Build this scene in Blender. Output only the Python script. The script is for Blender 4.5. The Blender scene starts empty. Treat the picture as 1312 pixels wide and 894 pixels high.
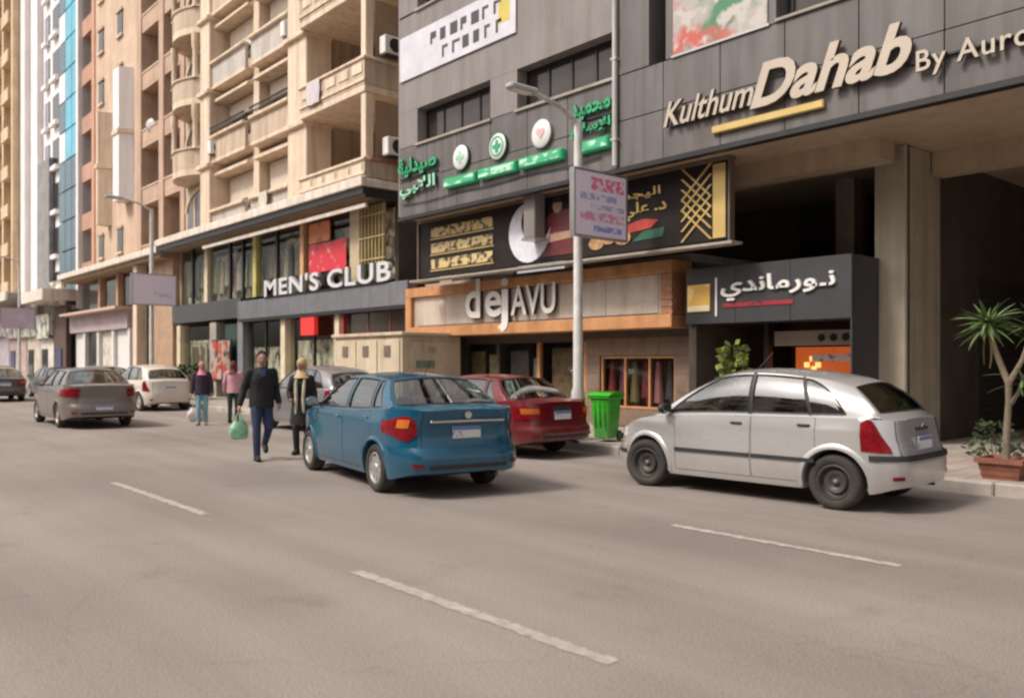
import bpy, bmesh, math, random
from mathutils import Vector, Matrix
random.seed(7)
SC = bpy.context.scene
COL = SC.collection
R = math.radians
# ------------------------------------------------------------------ camera, sky, sun, exposure
cam_d = bpy.data.cameras.new('camera'); cam = bpy.data.objects.new('camera', cam_d); COL.objects.link(cam)
cam.location = (0, 0, 1.6); cam.rotation_euler = (R(90), 0, R(49.1))
cam_d.sensor_width = 36; cam_d.lens = 30.18; cam_d.shift_y = 0.013
cam_d.clip_start = 0.05; cam_d.clip_end = 2000
cam_d.dof.use_dof = True; cam_d.dof.focus_distance = 11.5; cam_d.dof.aperture_fstop = 1.3
SC.camera = cam
SUN_EL, SUN_AZ = 50, 200       # degrees; the azimuth is the compass bearing the light comes from (0 = +Y, clockwise)
W = bpy.data.worlds.new('World'); SC.world = W; W.use_nodes = True
wn = W.node_tree; wn.nodes.clear()
sky = wn.nodes.new('ShaderNodeTexSky'); sky.sky_type = 'NISHITA'; sky.sun_disc = False
sky.sun_elevation = R(SUN_EL); sky.sun_rotation = R(SUN_AZ); sky.air_density = 1.0; sky.dust_density = 4.0
hs = wn.nodes.new('ShaderNodeHueSaturation'); hs.inputs['Saturation'].default_value = 0.28
tint = wn.nodes.new('ShaderNodeMix'); tint.data_type = 'RGBA'; tint.blend_type = 'MULTIPLY'; tint.inputs[0].default_value = 1
tint.inputs[7].default_value = (1.0, 0.955, 0.905, 1)
bg = wn.nodes.new('ShaderNodeBackground'); bg.inputs[1].default_value = 0.125
wo = wn.nodes.new('ShaderNodeOutputWorld')
wn.links.new(sky.outputs[0], hs.inputs['Color']); wn.links.new(hs.outputs[0], tint.inputs[6])
wn.links.new(tint.outputs[2], bg.inputs[0]); wn.links.new(bg.outputs[0], wo.inputs[0])
sd = bpy.data.lights.new('sun', 'SUN'); sd.energy = 1.5; sd.angle = R(10); sd.color = (1, 0.93, 0.84)
so = bpy.data.objects.new('sun', sd); COL.objects.link(so)
_el, _az = R(SUN_EL), R(SUN_AZ)
_d = Vector((math.sin(_az) * math.cos(_el), math.cos(_az) * math.cos(_el), math.sin(_el)))
so.rotation_euler = _d.to_track_quat('Z', 'Y').to_euler(); so.location = _d * 60
vs = SC.view_settings; vs.view_transform = 'Standard'; vs.look = 'None'; vs.gamma = 1; vs.exposure = 0.72
try: vs.use_curve_mapping = False
except Exception: pass
SC.cycles.filter_width = 2.4
SC.cycles.max_bounces = 8

# ------------------------------------------------------------------ materials
MATS = {}
def M(name, rgb, rough=0.6, metal=0.0, var=0.12, scale=2.0, bump=0.0, bscale=40.0, spec=0.5, coat=0.0,
      emit=None, streak=0.0, coords='obj', alt=None, dirt=0.0):
    if name in MATS: return MATS[name]
    m = bpy.data.materials.new(name); m.use_nodes = True
    nt = m.node_tree; N = nt.nodes; L = nt.links
    b = N['Principled BSDF']
    b.inputs['Roughness'].default_value = rough; b.inputs['Metallic'].default_value = metal
    b.inputs['Specular IOR Level'].default_value = spec
    b.inputs['Coat Weight'].default_value = coat; b.inputs['Coat Roughness'].default_value = 0.06
    if coords == 'obj':
        tc = N.new('ShaderNodeTexCoord'); src = tc.outputs['Object']
    else:
        tc = N.new('ShaderNodeNewGeometry'); src = tc.outputs['Position']
    c1 = tuple(max(0, x * (1 - var)) for x in rgb) + (1,); c2 = tuple(min(1, x * (1 + var)) for x in rgb) + (1,)
    if alt: c1 = tuple(alt) + (1,)
    out = None
    if var > 0:
        n = N.new('ShaderNodeTexNoise'); n.inputs['Scale'].default_value = scale; n.inputs['Detail'].default_value = 6
        n.inputs['Roughness'].default_value = 0.65
        L.new(src, n.inputs['Vector'])
        r = N.new('ShaderNodeValToRGB'); r.color_ramp.elements[0].position = 0.32; r.color_ramp.elements[1].position = 0.7
        r.color_ramp.elements[0].color = c1; r.color_ramp.elements[1].color = c2
        L.new(n.outputs['Fac'], r.inputs[0]); out = r.outputs[0]
        if rough > 0.25:
            mr = N.new('ShaderNodeMapRange'); mr.inputs[3].default_value = rough * 0.85; mr.inputs[4].default_value = min(1, rough * 1.12)
            L.new(n.outputs['Fac'], mr.inputs[0]); L.new(mr.outputs[0], b.inputs['Roughness'])
    if streak > 0:
        mp = N.new('ShaderNodeMapping'); mp.inputs['Scale'].default_value = (1.6, 1.6, 0.12); L.new(src, mp.inputs[0])
        n2 = N.new('ShaderNodeTexNoise'); n2.inputs['Scale'].default_value = 2.2; n2.inputs['Detail'].default_value = 5; L.new(mp.outputs[0], n2.inputs['Vector'])
        r2 = N.new('ShaderNodeValToRGB'); r2.color_ramp.elements[0].position = 0.42; r2.color_ramp.elements[1].position = 0.72
        r2.color_ramp.elements[0].color = (1, 1, 1, 1); g = 1 - streak; r2.color_ramp.elements[1].color = (g, g * .96, g * .9, 1)
        L.new(n2.outputs['Fac'], r2.inputs[0])
        mx = N.new('ShaderNodeMix'); mx.data_type = 'RGBA'; mx.blend_type = 'MULTIPLY'; mx.inputs[0].default_value = 1
        if out: L.new(out, mx.inputs[6])
        else: mx.inputs[6].default_value = tuple(rgb) + (1,)
        L.new(r2.outputs[0], mx.inputs[7]); out = mx.outputs[2]
    if dirt > 0:      # road dust thrown up on the lower body, fading out 60 cm above the ground
        sp = N.new('ShaderNodeSeparateXYZ'); gg = N.new('ShaderNodeNewGeometry'); L.new(gg.outputs['Position'], sp.inputs[0])
        mr2 = N.new('ShaderNodeMapRange'); mr2.inputs[1].default_value = 0.75; mr2.inputs[2].default_value = 0.15
        mr2.inputs[3].default_value = 0.0; mr2.inputs[4].default_value = dirt; L.new(sp.outputs[2], mr2.inputs[0])
        n3 = N.new('ShaderNodeTexNoise'); n3.inputs['Scale'].default_value = 7; n3.inputs['Detail'].default_value = 8; L.new(src, n3.inputs['Vector'])
        mm = N.new('ShaderNodeMath'); mm.operation = 'MULTIPLY'; L.new(n3.outputs['Fac'], mm.inputs[0]); L.new(mr2.outputs[0], mm.inputs[1])
        mx = N.new('ShaderNodeMix'); mx.data_type = 'RGBA'; L.new(mm.outputs[0], mx.inputs[0])
        if out: L.new(out, mx.inputs[6])
        else: mx.inputs[6].default_value = tuple(rgb) + (1,)
        mx.inputs[7].default_value = (0.3, 0.25, 0.2, 1); out = mx.outputs[2]
        rr = N.new('ShaderNodeMapRange'); rr.inputs[3].default_value = rough; rr.inputs[4].default_value = 0.8
        L.new(mm.outputs[0], rr.inputs[0]); L.new(rr.outputs[0], b.inputs['Roughness'])
    if out: L.new(out, b.inputs['Base Color'])
    else: b.inputs['Base Color'].default_value = tuple(rgb) + (1,)
    if bump > 0:
        nb = N.new('ShaderNodeTexNoise'); nb.inputs['Scale'].default_value = bscale; nb.inputs['Detail'].default_value = 5
        L.new(src, nb.inputs['Vector'])
        bp = N.new('ShaderNodeBump'); bp.inputs['Strength'].default_value = bump; bp.inputs['Distance'].default_value = 0.02
        L.new(nb.outputs['Fac'], bp.inputs['Height']); L.new(bp.outputs[0], b.inputs['Normal'])
    if emit:
        b.inputs['Emission Color'].default_value = tuple(emit[:3]) + (1,); b.inputs['Emission Strength'].default_value = emit[3]
    MATS[name] = m; return m

def glass_mat(name, tint=(0.45, 0.5, 0.48), refl=(1, 1, 1), base=0.08, ior=0.75):
    m = bpy.data.materials.new(name); m.use_nodes = True; nt = m.node_tree; N = nt.nodes; L = nt.links
    N.remove(N['Principled BSDF']); o = N['Material Output']
    t = N.new('ShaderNodeBsdfTransparent'); t.inputs[0].default_value = tint + (1,)
    g = N.new('ShaderNodeBsdfGlossy'); g.inputs['Roughness'].default_value = 0.03; g.inputs[0].default_value = refl + (1,)
    f = N.new('ShaderNodeLayerWeight'); pw = N.new('ShaderNodeMath'); pw.operation = 'POWER'; pw.inputs[1].default_value = 4.0; L.new(f.outputs['Facing'], pw.inputs[0])
    a = N.new('ShaderNodeMath'); a.operation = 'MULTIPLY_ADD'; a.inputs[1].default_value = ior; a.inputs[2].default_value = base; a.use_clamp = True   # reflection rises towards grazing view, same from both sides
    L.new(pw.outputs[0], a.inputs[0])
    x = N.new('ShaderNodeMixShader'); L.new(a.outputs[0], x.inputs[0]); L.new(t.outputs[0], x.inputs[1]); L.new(g.outputs[0], x.inputs[2])
    L.new(x.outputs[0], o.inputs[0]); MATS[name] = m; return m

def print_mat(name, bg_, bands, scale=(1, 1, 1), rough=0.45, seed=0.0, thr=0.52, soft=0.07):
    """a printed sheet whose lettering is too blurred to read: smears of ink, each colour from its own noise"""
    m = bpy.data.materials.new(name); m.use_nodes = True; nt = m.node_tree; N = nt.nodes; L = nt.links
    b = N['Principled BSDF']; b.inputs['Roughness'].default_value = rough
    tc = N.new('ShaderNodeTexCoord'); mp = N.new('ShaderNodeMapping'); mp.inputs['Scale'].default_value = scale
    mp.inputs['Location'].default_value = (seed, seed * 1.7, seed * 0.6); L.new(tc.outputs['Object'], mp.inputs[0])
    cur = None
    for i, (c, s) in enumerate(bands):
        n = N.new('ShaderNodeTexNoise'); n.inputs['Scale'].default_value = s; n.inputs['Detail'].default_value = 3
        mp2 = N.new('ShaderNodeMapping'); mp2.inputs['Location'].default_value = (i * 3.1 + seed, i * 5.3, i * 7.7); L.new(mp.outputs[0], mp2.inputs[0]); L.new(mp2.outputs[0], n.inputs['Vector'])
        r = N.new('ShaderNodeValToRGB'); r.color_ramp.elements[0].position = thr; r.color_ramp.elements[1].position = thr + soft
        L.new(n.outputs['Fac'], r.inputs[0])
        x = N.new('ShaderNodeMix'); x.data_type = 'RGBA'; L.new(r.outputs[0], x.inputs[0])
        if cur: L.new(cur, x.inputs[6])
        else: x.inputs[6].default_value = bg_ + (1,)
        x.inputs[7].default_value = c + (1,); cur = x.outputs[2]
    L.new(cur, b.inputs['Base Color']); MATS[name] = m; return m

# ------------------------------------------------------------------ object helpers
def tag(o, label=None, cat=None, group=None, kind=None):
    if label: o['label'] = label
    if cat: o['category'] = cat
    if group: o['group'] = group
    if kind: o['kind'] = kind
    return o
def thing(name, label, cat, loc=(0, 0, 0), rz=0.0, group=None):
    o = bpy.data.objects.new(name, None); COL.objects.link(o); o.location = loc; o.rotation_euler = (0, 0, rz)
    o.empty_display_size = 0.2
    return tag(o, label, cat, group)
def root_of(o):
    while o.parent: o = o.parent
    return o
class MB:
    """collects shapes; build() links them as one mesh. Coordinates are world ones unless local=True."""
    def __init__(s): s.v = []; s.f = []; s.sm = []
    def add(s, vs, fs, smooth=False):
        k = len(s.v); s.v += [tuple(v) for v in vs]
        for f in fs: s.f.append(tuple(i + k for i in f)); s.sm.append(smooth)
        return s
    def box(s, x0, x1, y0, y1, z0, z1, b=0.0):
        if x0 > x1: x0, x1 = x1, x0
        if y0 > y1: y0, y1 = y1, y0
        if z0 > z1: z0, z1 = z1, z0
        b = min(b, (x1 - x0) * .3, (y1 - y0) * .3, (z1 - z0) * .3)
        if b <= 0:
            return s.add([(x0, y0, z0), (x1, y0, z0), (x1, y1, z0), (x0, y1, z0), (x0, y0, z1), (x1, y0, z1), (x1, y1, z1), (x0, y1, z1)],
                         [(0, 3, 2, 1), (4, 5, 6, 7), (0, 1, 5, 4), (1, 2, 6, 5), (2, 3, 7, 6), (3, 0, 4, 7)])
        X = (x0, x1); Y = (y0, y1); Z = (z0, z1); vs = []; idx = {}
        for i in (0, 1):
            for j in (0, 1):
                for k in (0, 1):
                    sx, sy, sz = (1 - 2 * i) * b, (1 - 2 * j) * b, (1 - 2 * k) * b
                    for a, p in enumerate(((X[i], Y[j] + sy, Z[k] + sz), (X[i] + sx, Y[j], Z[k] + sz), (X[i] + sx, Y[j] + sy, Z[k]))):
                        idx[i, j, k, a] = len(vs); vs.append(p)
        g = lambda *q: idx[q]; fs = []
        for i in (0, 1):
            fs.append([g(i, 0, 0, 0), g(i, 1, 0, 0), g(i, 1, 1, 0), g(i, 0, 1, 0)]); fs.append([g(0, i, 0, 1), g(1, i, 0, 1), g(1, i, 1, 1), g(0, i, 1, 1)])
            fs.append([g(0, 0, i, 2), g(1, 0, i, 2), g(1, 1, i, 2), g(0, 1, i, 2)])
            for j in (0, 1):
                fs.append([g(i, j, 0, 0), g(i, j, 1, 0), g(i, j, 1, 1), g(i, j, 0, 1)]); fs.append([g(i, 0, j, 0), g(i, 1, j, 0), g(i, 1, j, 2), g(i, 0, j, 2)])
                fs.append([g(0, i, j, 1), g(1, i, j, 1), g(1, i, j, 2), g(0, i, j, 2)])
                for k in (0, 1): fs.append([g(i, j, k, 0), g(i, j, k, 1), g(i, j, k, 2)])
        return s.add(vs, fs)
    def prism(s, pts, axis, a0, a1):
        """pts: outline in the two other axes (in x,y,z order), extruded along axis from a0 to a1"""
        n = len(pts); vs = []
        for a in (a0, a1):
            for p in pts:
                q = [p[0], p[1]]; q.insert(axis, a); vs.append(q)
        return s.add(vs, [tuple(range(n)), tuple(range(2 * n - 1, n - 1, -1))] + [(i, (i + 1) % n, (i + 1) % n + n, i + n) for i in range(n)])
    def tube(s, pts, rad, n=10, cap=True):
        pts = [Vector(p) for p in pts]; rad = rad if isinstance(rad, (list, tuple)) else [rad] * len(pts); vs = []; fs = []
        up = None
        for i, p in enumerate(pts):
            t = (pts[min(i + 1, len(pts) - 1)] - pts[max(i - 1, 0)]).normalized()
            if up is None: up = t.orthogonal().normalized()
            up = (up - t * up.dot(t)); up = up.normalized() if up.length > 1e-6 else t.orthogonal().normalized()
            w = t.cross(up)
            for k in range(n):
                a = 2 * math.pi * k / n; vs.append(p + (up * math.cos(a) + w * math.sin(a)) * rad[i])
        for i in range(len(pts) - 1):
            for k in range(n): fs.append((i * n + k, i * n + (k + 1) % n, (i + 1) * n + (k + 1) % n, (i + 1) * n + k))
        if cap: fs += [tuple(range(n - 1, -1, -1)), tuple(range((len(pts) - 1) * n, len(pts) * n))]
        return s.add(vs, fs, True)
    def lathe(s, prof, c=(0, 0, 0), axis=2, n=24, a0=0.0, a1=2 * math.pi):
        """prof: (radius, along) pairs"""
        full = abs(a1 - a0 - 2 * math.pi) < 1e-6; m = n if full else n + 1; vs = []; fs = []
        for (r, h) in prof:
            for k in range(m):
                a = a0 + (a1 - a0) * k / n; p = [r * math.cos(a), r * math.sin(a)]; p.insert(axis, h)
                vs.append((p[0] + c[0], p[1] + c[1], p[2] + c[2]))
        for i in range(len(prof) - 1):
            for k in range(n): fs.append((i * m + k, i * m + (k + 1) % m, (i + 1) * m + (k + 1) % m, (i + 1) * m + k))
        return s.add(vs, fs, True)
    def grid(s, rows, smooth=True, close=False):
        n = len(rows[0]); vs = [p for r in rows for p in r]; fs = []
        for i in range(len(rows) - 1):
            for k in range(n if close else n - 1): fs.append((i * n + k, i * n + (k + 1) % n, (i + 1) * n + (k + 1) % n, (i + 1) * n + k))
        return s.add(vs, fs, smooth)
    def ball(s, c, r, n=12, m=8):
        r = r if isinstance(r, (tuple, list)) else (r, r, r); rows = []
        for i in range(m + 1):
            t = math.pi * i / m
            rows.append([(c[0] + r[0] * math.sin(t) * math.cos(2 * math.pi * k / n), c[1] + r[1] * math.sin(t) * math.sin(2 * math.pi * k / n), c[2] + r[2] * math.cos(t)) for k in range(n)])
        return s.grid(rows, True, True)
    def mesh(s, name, mat, angle=None, merge=False):
        me = bpy.data.meshes.new(name); me.from_pydata(s.v, [], s.f)
        for p, k in zip(me.polygons, s.sm): p.use_smooth = k
        bm = bmesh.new(); bm.from_mesh(me)
        if merge: bmesh.ops.remove_doubles(bm, verts=bm.verts, dist=0.0006)
        bmesh.ops.recalc_face_normals(bm, faces=bm.faces)
        if angle:
            for e in bm.edges:
                if len(e.link_faces) == 2 and e.calc_face_angle(0) > R(angle): e.smooth = False
        bm.to_mesh(me); bm.free()
        if mat: me.materials.append(mat)
        me.update(); return me
    def build(s, name, mat, parent=None, local=False, angle=40, merge=False):
        return link(name, s.mesh(name, mat, angle, merge), parent, local)
def link(name, me, parent=None, local=False):
    o = bpy.data.objects.new(name, me); COL.objects.link(o)
    if parent:
        o.parent = parent
        if not local: o.matrix_parent_inverse = Matrix.Translation(-root_of(parent).location)
    return o
def B(name, mat, parent, x0, x1, y0, y1, z0, z1, b=0.0, local=False):
    """one box as one part; its parent chain's root sits unrotated"""
    return MB().box(x0, x1, y0, y1, z0, z1, b).build(name, mat, parent, local)
def structure(o): o['kind'] = 'structure'; return o
def fix_sub(o):   # sub-parts hang on a part that already carries the offset
    o.matrix_parent_inverse = Matrix(); return o
def SUB(name, mat, part, *box, b=0.0):
    return fix_sub(MB().box(*box, b).build(name, mat, part))
def subm(mb, name, mat, part, **k): return fix_sub(mb.build(name, mat, part, **k))
def copy_tree(o, parent=None):
    c = o.copy(); COL.objects.link(c); c.parent = parent
    for ch in list(o.children): copy_tree(ch, c)
    return c

def text(body, mat, parent, x, y, z, width=None, height=None, extrude=0.03, shear=0.0, bold=0.0, side_mat=None, name='letter', space=1.0, plane='XZ', align='L', sub=False):
    """raised lettering on a wall that faces -Y (or +X with plane 'YZ'), every character a part of its own"""
    c = bpy.data.curves.new('txt', 'FONT'); c.body = body; c.extrude = 0.001; c.shear = shear; c.offset = bold; c.space_character = space
    c.resolution_u = 4
    for i in range(len(body)): c.materials.append(mat)
    for i in range(len(body)): c.body_format[i].material_index = i
    o = bpy.data.objects.new('txt', c); COL.objects.link(o); bpy.context.view_layer.update()
    me = o.to_mesh(); xs = [v.co.x for v in me.vertices]; ys = [v.co.y for v in me.vertices]; zs = [v.co.z for v in me.vertices]
    x0, x1, y0, y1 = min(xs), max(xs), min(ys), max(ys); h0, h1 = min(zs), max(zs)
    sx = width / (x1 - x0) if width else None; sy = height / (y1 - y0) if height else None
    sx = sx or sy; sy = sy or sx
    chars = {}
    for p in me.polygons: chars.setdefault(p.material_index, []).append(p)
    out = []
    for i in sorted(chars):
        mb = MB(); mp = {}
        for p in chars[i]:
            f = []
            for vi in p.vertices:
                if vi not in mp:
                    co = me.vertices[vi].co; mp[vi] = len(mb.v)
                    a = (co.x - x0) * sx; h = (co.y - y0) * sy; d = -extrude if co.z > 0 else 0.0
                    mb.v.append((x + a, y + d, z + h) if plane == 'XZ' else (x - d, y + a, z + h))
                f.append(mp[vi])
            mb.f.append(tuple(f)); mb.sm.append(False)
        q = mb.build(name, mat, parent, merge=True, angle=None)
        if sub: fix_sub(q)
        if side_mat:
            q.data.materials.append(side_mat); ax = 1 if plane == 'XZ' else 0
            for p in q.data.polygons:
                if abs(p.normal[ax]) < 0.6: p.material_index = 1
        out.append(q)
    o.to_mesh_clear(); bpy.data.objects.remove(o); bpy.data.curves.remove(c)
    return out
def lerp(a, b, t): return a + (b - a) * t
def curve(pts, x):
    """piecewise smooth interpolation through (x, y) pairs"""
    if x <= pts[0][0]: return pts[0][1]
    if x >= pts[-1][0]: return pts[-1][1]
    for i in range(len(pts) - 1):
        if pts[i][0] <= x <= pts[i + 1][0]:
            p0 = pts[max(i - 1, 0)]; p1 = pts[i]; p2 = pts[i + 1]; p3 = pts[min(i + 2, len(pts) - 1)]
            h = p2[0] - p1[0]; t = (x - p1[0]) / h
            m1 = (p2[1] - p0[1]) / max(p2[0] - p0[0], 1e-6) * h; m2 = (p3[1] - p1[1]) / max(p3[0] - p1[0], 1e-6) * h
            return (2 * t**3 - 3 * t**2 + 1) * p1[1] + (t**3 - 2 * t**2 + t) * m1 + (-2 * t**3 + 3 * t**2) * p2[1] + (t**3 - t**2) * m2
def sstep(a, b, x): t = max(0, min(1, (x - a) / (b - a))); return t * t * (3 - 2 * t)
# ------------------------------------------------------------------ shared materials
def asphalt_mat():
    m = M('asphalt', (0.25, 0.215, 0.195), 0.85, var=0.0); nt = m.node_tree; N = nt.nodes; L = nt.links; b = N['Principled BSDF']
    g_ = N.new('ShaderNodeNewGeometry'); cur = None
    def noise(sc, det=5, st=(1, 1, 1)):
        mp = N.new('ShaderNodeMapping'); mp.inputs['Scale'].default_value = st; L.new(g_.outputs['Position'], mp.inputs[0])
        n = N.new('ShaderNodeTexNoise'); n.inputs['Scale'].default_value = sc; n.inputs['Detail'].default_value = det; L.new(mp.outputs[0], n.inputs['Vector']); return n.outputs['Fac']
    def layer(cur, fac, lo, hi, c0, c1):
        r = N.new('ShaderNodeValToRGB'); r.color_ramp.elements[0].position = lo; r.color_ramp.elements[1].position = hi; r.color_ramp.elements[0].color = c0 + (1,); r.color_ramp.elements[1].color = c1 + (1,); L.new(fac, r.inputs[0])
        x = N.new('ShaderNodeMix'); x.data_type = 'RGBA'; x.blend_type = 'MULTIPLY'; x.inputs[0].default_value = 1
        if cur: L.new(cur, x.inputs[6])
        else: x.inputs[6].default_value = (0.285, 0.247, 0.226, 1)
        L.new(r.outputs[0], x.inputs[7]); return x.outputs[2]
    cur = layer(cur, noise(.22, 6), .35, .68, (.78, .77, .76), (1.08, 1.07, 1.06))
    cur = layer(cur, noise(1.0, 5, (.12, 1.3, 1)), .38, .66, (.86, .85, .84), (1.04, 1.04, 1.04))       # worn along the wheel tracks
    cur = layer(cur, noise(75, 3), .3, .7, (.62, .62, .62), (1.32, 1.32, 1.32))                        # aggregate
    cur = layer(cur, noise(1.6, 7), .62, .74, (1, 1, 1), (.86, .85, .84))                              # oil and damp stains
    v = N.new('ShaderNodeTexVoronoi'); v.feature = 'DISTANCE_TO_EDGE'; v.inputs['Scale'].default_value = .3
    w_ = N.new('ShaderNodeVectorMath'); w_.operation = 'MULTIPLY_ADD'; nz = N.new('ShaderNodeTexNoise'); nz.inputs['Scale'].default_value = 1.4; nz.inputs['Detail'].default_value = 6; L.new(g_.outputs['Position'], nz.inputs['Vector'])
    L.new(nz.outputs['Color'], w_.inputs[0]); w_.inputs[1].default_value = (1.2, 1.2, 0); L.new(g_.outputs['Position'], w_.inputs[2]); L.new(w_.outputs[0], v.inputs['Vector'])
    cur = layer(cur, v.outputs[0], .0, .004, (.88, .87, .86), (1, 1, 1))                                # cracks
    L.new(cur, b.inputs['Base Color'])
    bp = N.new('ShaderNodeBump'); bp.inputs['Strength'].default_value = .35; bp.inputs['Distance'].default_value = .012; L.new(noise(90, 4), bp.inputs['Height']); L.new(bp.outputs[0], b.inputs['Normal'])
    return m
asphalt = asphalt_mat()
concrete = M('concrete', (0.36, 0.32, 0.28), 0.8, var=0.2, scale=1.2, bump=0.15, coords='pos', streak=0.2)
tile_m = M('paving', (0.34, 0.28, 0.24), 0.7, var=0.22, scale=1.7, bump=0.15, coords='pos')
kerb_m = M('kerbstone', (0.42, 0.37, 0.33), 0.75, var=0.22, scale=2.5, bump=0.2, coords='pos')
paint_w = M('road_paint', (0.36, 0.32, 0.295), 0.8, var=0.35, scale=9, alt=(0.275, 0.24, 0.22), coords='pos')
grey_panel = M('grey_cladding', (0.145, 0.13, 0.128), 0.55, var=0.16, scale=0.9, bump=0.05, coords='pos', streak=0.4)
grey_light = M('grey_render', (0.24, 0.215, 0.21), 0.7, var=0.12, scale=1.0, coords='pos', streak=0.2)
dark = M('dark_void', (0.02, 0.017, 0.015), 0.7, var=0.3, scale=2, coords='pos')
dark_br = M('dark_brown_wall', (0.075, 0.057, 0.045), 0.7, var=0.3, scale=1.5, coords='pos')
black = M('black_metal', (0.018, 0.018, 0.02), 0.45, var=0.2)
tan = M('tan_soffit', (0.44, 0.34, 0.24), 0.75, var=0.12, scale=1.2, coords='pos', streak=0.1)
stone_col = M('column_stone', (0.4, 0.345, 0.275), 0.7, var=0.12, scale=2, coords='pos', streak=0.25)
beige = M('beige_stucco', (0.56, 0.44, 0.335), 0.85, var=0.12, scale=1.0, bump=0.12, bscale=20, coords='pos', streak=0.3)
cream = M('cream_moulding', (0.72, 0.575, 0.44), 0.8, var=0.1, scale=1.5, coords='pos', streak=0.25)
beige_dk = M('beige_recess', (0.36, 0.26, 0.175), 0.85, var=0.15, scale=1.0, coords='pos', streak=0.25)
shutter_m = M('cream_shutter', (0.68, 0.58, 0.47), 0.65, var=0.1, scale=3, coords='pos')
whiteedge = M('white_slab_edge', (0.74, 0.66, 0.58), 0.7, var=0.1, scale=2, coords='pos', streak=0.25)
brownb = M('brown_brick_far', (0.5, 0.35, 0.265), 0.85, var=0.15, scale=0.9, bump=0.2, bscale=14, coords='pos', streak=0.15)  # far walls, down to white_tower: colours lightened to stand in for distance haze
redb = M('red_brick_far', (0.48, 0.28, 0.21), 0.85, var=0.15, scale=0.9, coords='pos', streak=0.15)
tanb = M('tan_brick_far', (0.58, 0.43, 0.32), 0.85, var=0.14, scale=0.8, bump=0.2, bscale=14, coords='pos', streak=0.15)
ochre = M('ochre_wall', (0.68, 0.52, 0.35), 0.85, var=0.15, scale=0.8, coords='pos', streak=0.25)  # distance haze lightened into this colour too
white_t = M('white_tower', (0.82, 0.78, 0.79), 0.7, var=0.06, scale=0.5, coords='pos', streak=0.12)  # paled for distance haze like the walls above
win_dk = M('window_glass_dark', (0.03, 0.03, 0.033), 0.06, var=0.25, scale=0.7, coords='pos', spec=0.7)
win_br = M('window_glass_brown', (0.045, 0.033, 0.028), 0.12, var=0.4, scale=0.8, coords='pos', spec=0.5)
teal_g = M('teal_glass', (0.05, 0.42, 0.58), 0.12, var=0.25, scale=0.4, coords='pos', spec=0.7)
teal_d = M('dark_teal_glass', (0.03, 0.1, 0.14), 0.1, var=0.3, scale=0.4, coords='pos', spec=0.7)
alu = M('aluminium', (0.42, 0.41, 0.4), 0.35, 0.8, var=0.08)
white_p = M('white_paint', (0.75, 0.73, 0.71), 0.45, var=0.06)
shop_glass = glass_mat('shop_glass', (0.85, 0.87, 0.85), (1, 1, 1), 0.012, 0.22)

# ------------------------------------------------------------------ ground, road, pavement
g = MB().box(-600, 300, -300, 500, -0.4, -0.012).build('ground', concrete); structure(g)
road = MB().box(-400, 120, -14, 11.1, -0.3, 0.0).build('road', asphalt); structure(road)
for i, (x0, x1, yc) in enumerate(((-12.1, -8.9, 3.47), (-5.75, -3.1, 3.4), (-5.35, -3.1, 6.72))):
    mb = MB(); n = 60; rnd = random.Random(i + 3); top = []; bot = []
    for k in range(n + 1):
        x = lerp(x0, x1, k / n); top.append((x, yc + 0.06 + rnd.uniform(-.022, .006), 0.004)); bot.append((x, yc - 0.06 + rnd.uniform(-.006, .022), 0.004))
    mb.grid([bot, top], False); o = mb.build('lane_marking', paint_w); structure(o)
walk = MB().box(-300, 60, 11.25, 40, -0.3, 0.135).build('pavement', concrete); structure(walk)
x = -46.0
while x < 3:                                  # kerbstones, one by one
    w = 1.0; j = random.uniform(-.006, .006)
    MB().box(x + .006, x + w - .006, 11.1 + j, 11.25, -.2, 0.155 + j, 0.02).build('kerbstone', kerb_m, walk); x += w
MB().box(-300, -46.01, 11.1, 11.25, -.2, .155).build('kerb', kerb_m, walk)
tm = [MB().box(.006, .394, .006, .394, 0, .02 + .002 * k, .006).mesh('paving_tile', tile_m) for k in range(3)]
for ix in range(17):                          # paving tiles by the planter
    for iy in range(8):
        o = link('paving_tile', tm[random.randrange(3)], walk); o.location = (-9.2 + ix * .4, 11.27 + iy * .4, .133)
        if random.random() < .12: o.rotation_euler = (R(random.uniform(-.8, .8)), R(random.uniform(-.8, .8)), 0)
# ------------------------------------------------------------------ grey commercial building on the right
gb = thing('commercial_building', 'dark grey clad commercial building overhanging the pavement above the shops', 'building', (-9, 16, 0))
FY = 12.8
B('upper_block', grey_light, gb, -19.35, 9, 13.35, 27, 5.52, 20)
B('soffit', tan, gb, -19.3, 9, 12.9, 26.9, 5.42, 5.515)
# cladding panels of the sign fascia
x = -19.4
while x < 0:
    w = 1.285
    for (z0, z1) in ((5.46, 6.37), (6.385, 7.28)):
        j = random.uniform(0, .008)
        B('cladding_panel', grey_panel, gb, x + .007, x + w - .007, FY - j, FY + .12, z0, z1, .006)
    x += w
B('fascia_core', grey_panel, gb, -19.38, 1.3, FY + .122, 13.345, 5.44, 7.3)
B('fascia_edge', black, gb, -19.42, 1.3, FY - .05, FY + .15, 5.36, 5.452)
B('side_panel', grey_light, gb, -19.46, -19.402, FY + .02, 14.6, 5.5, 20)
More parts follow.
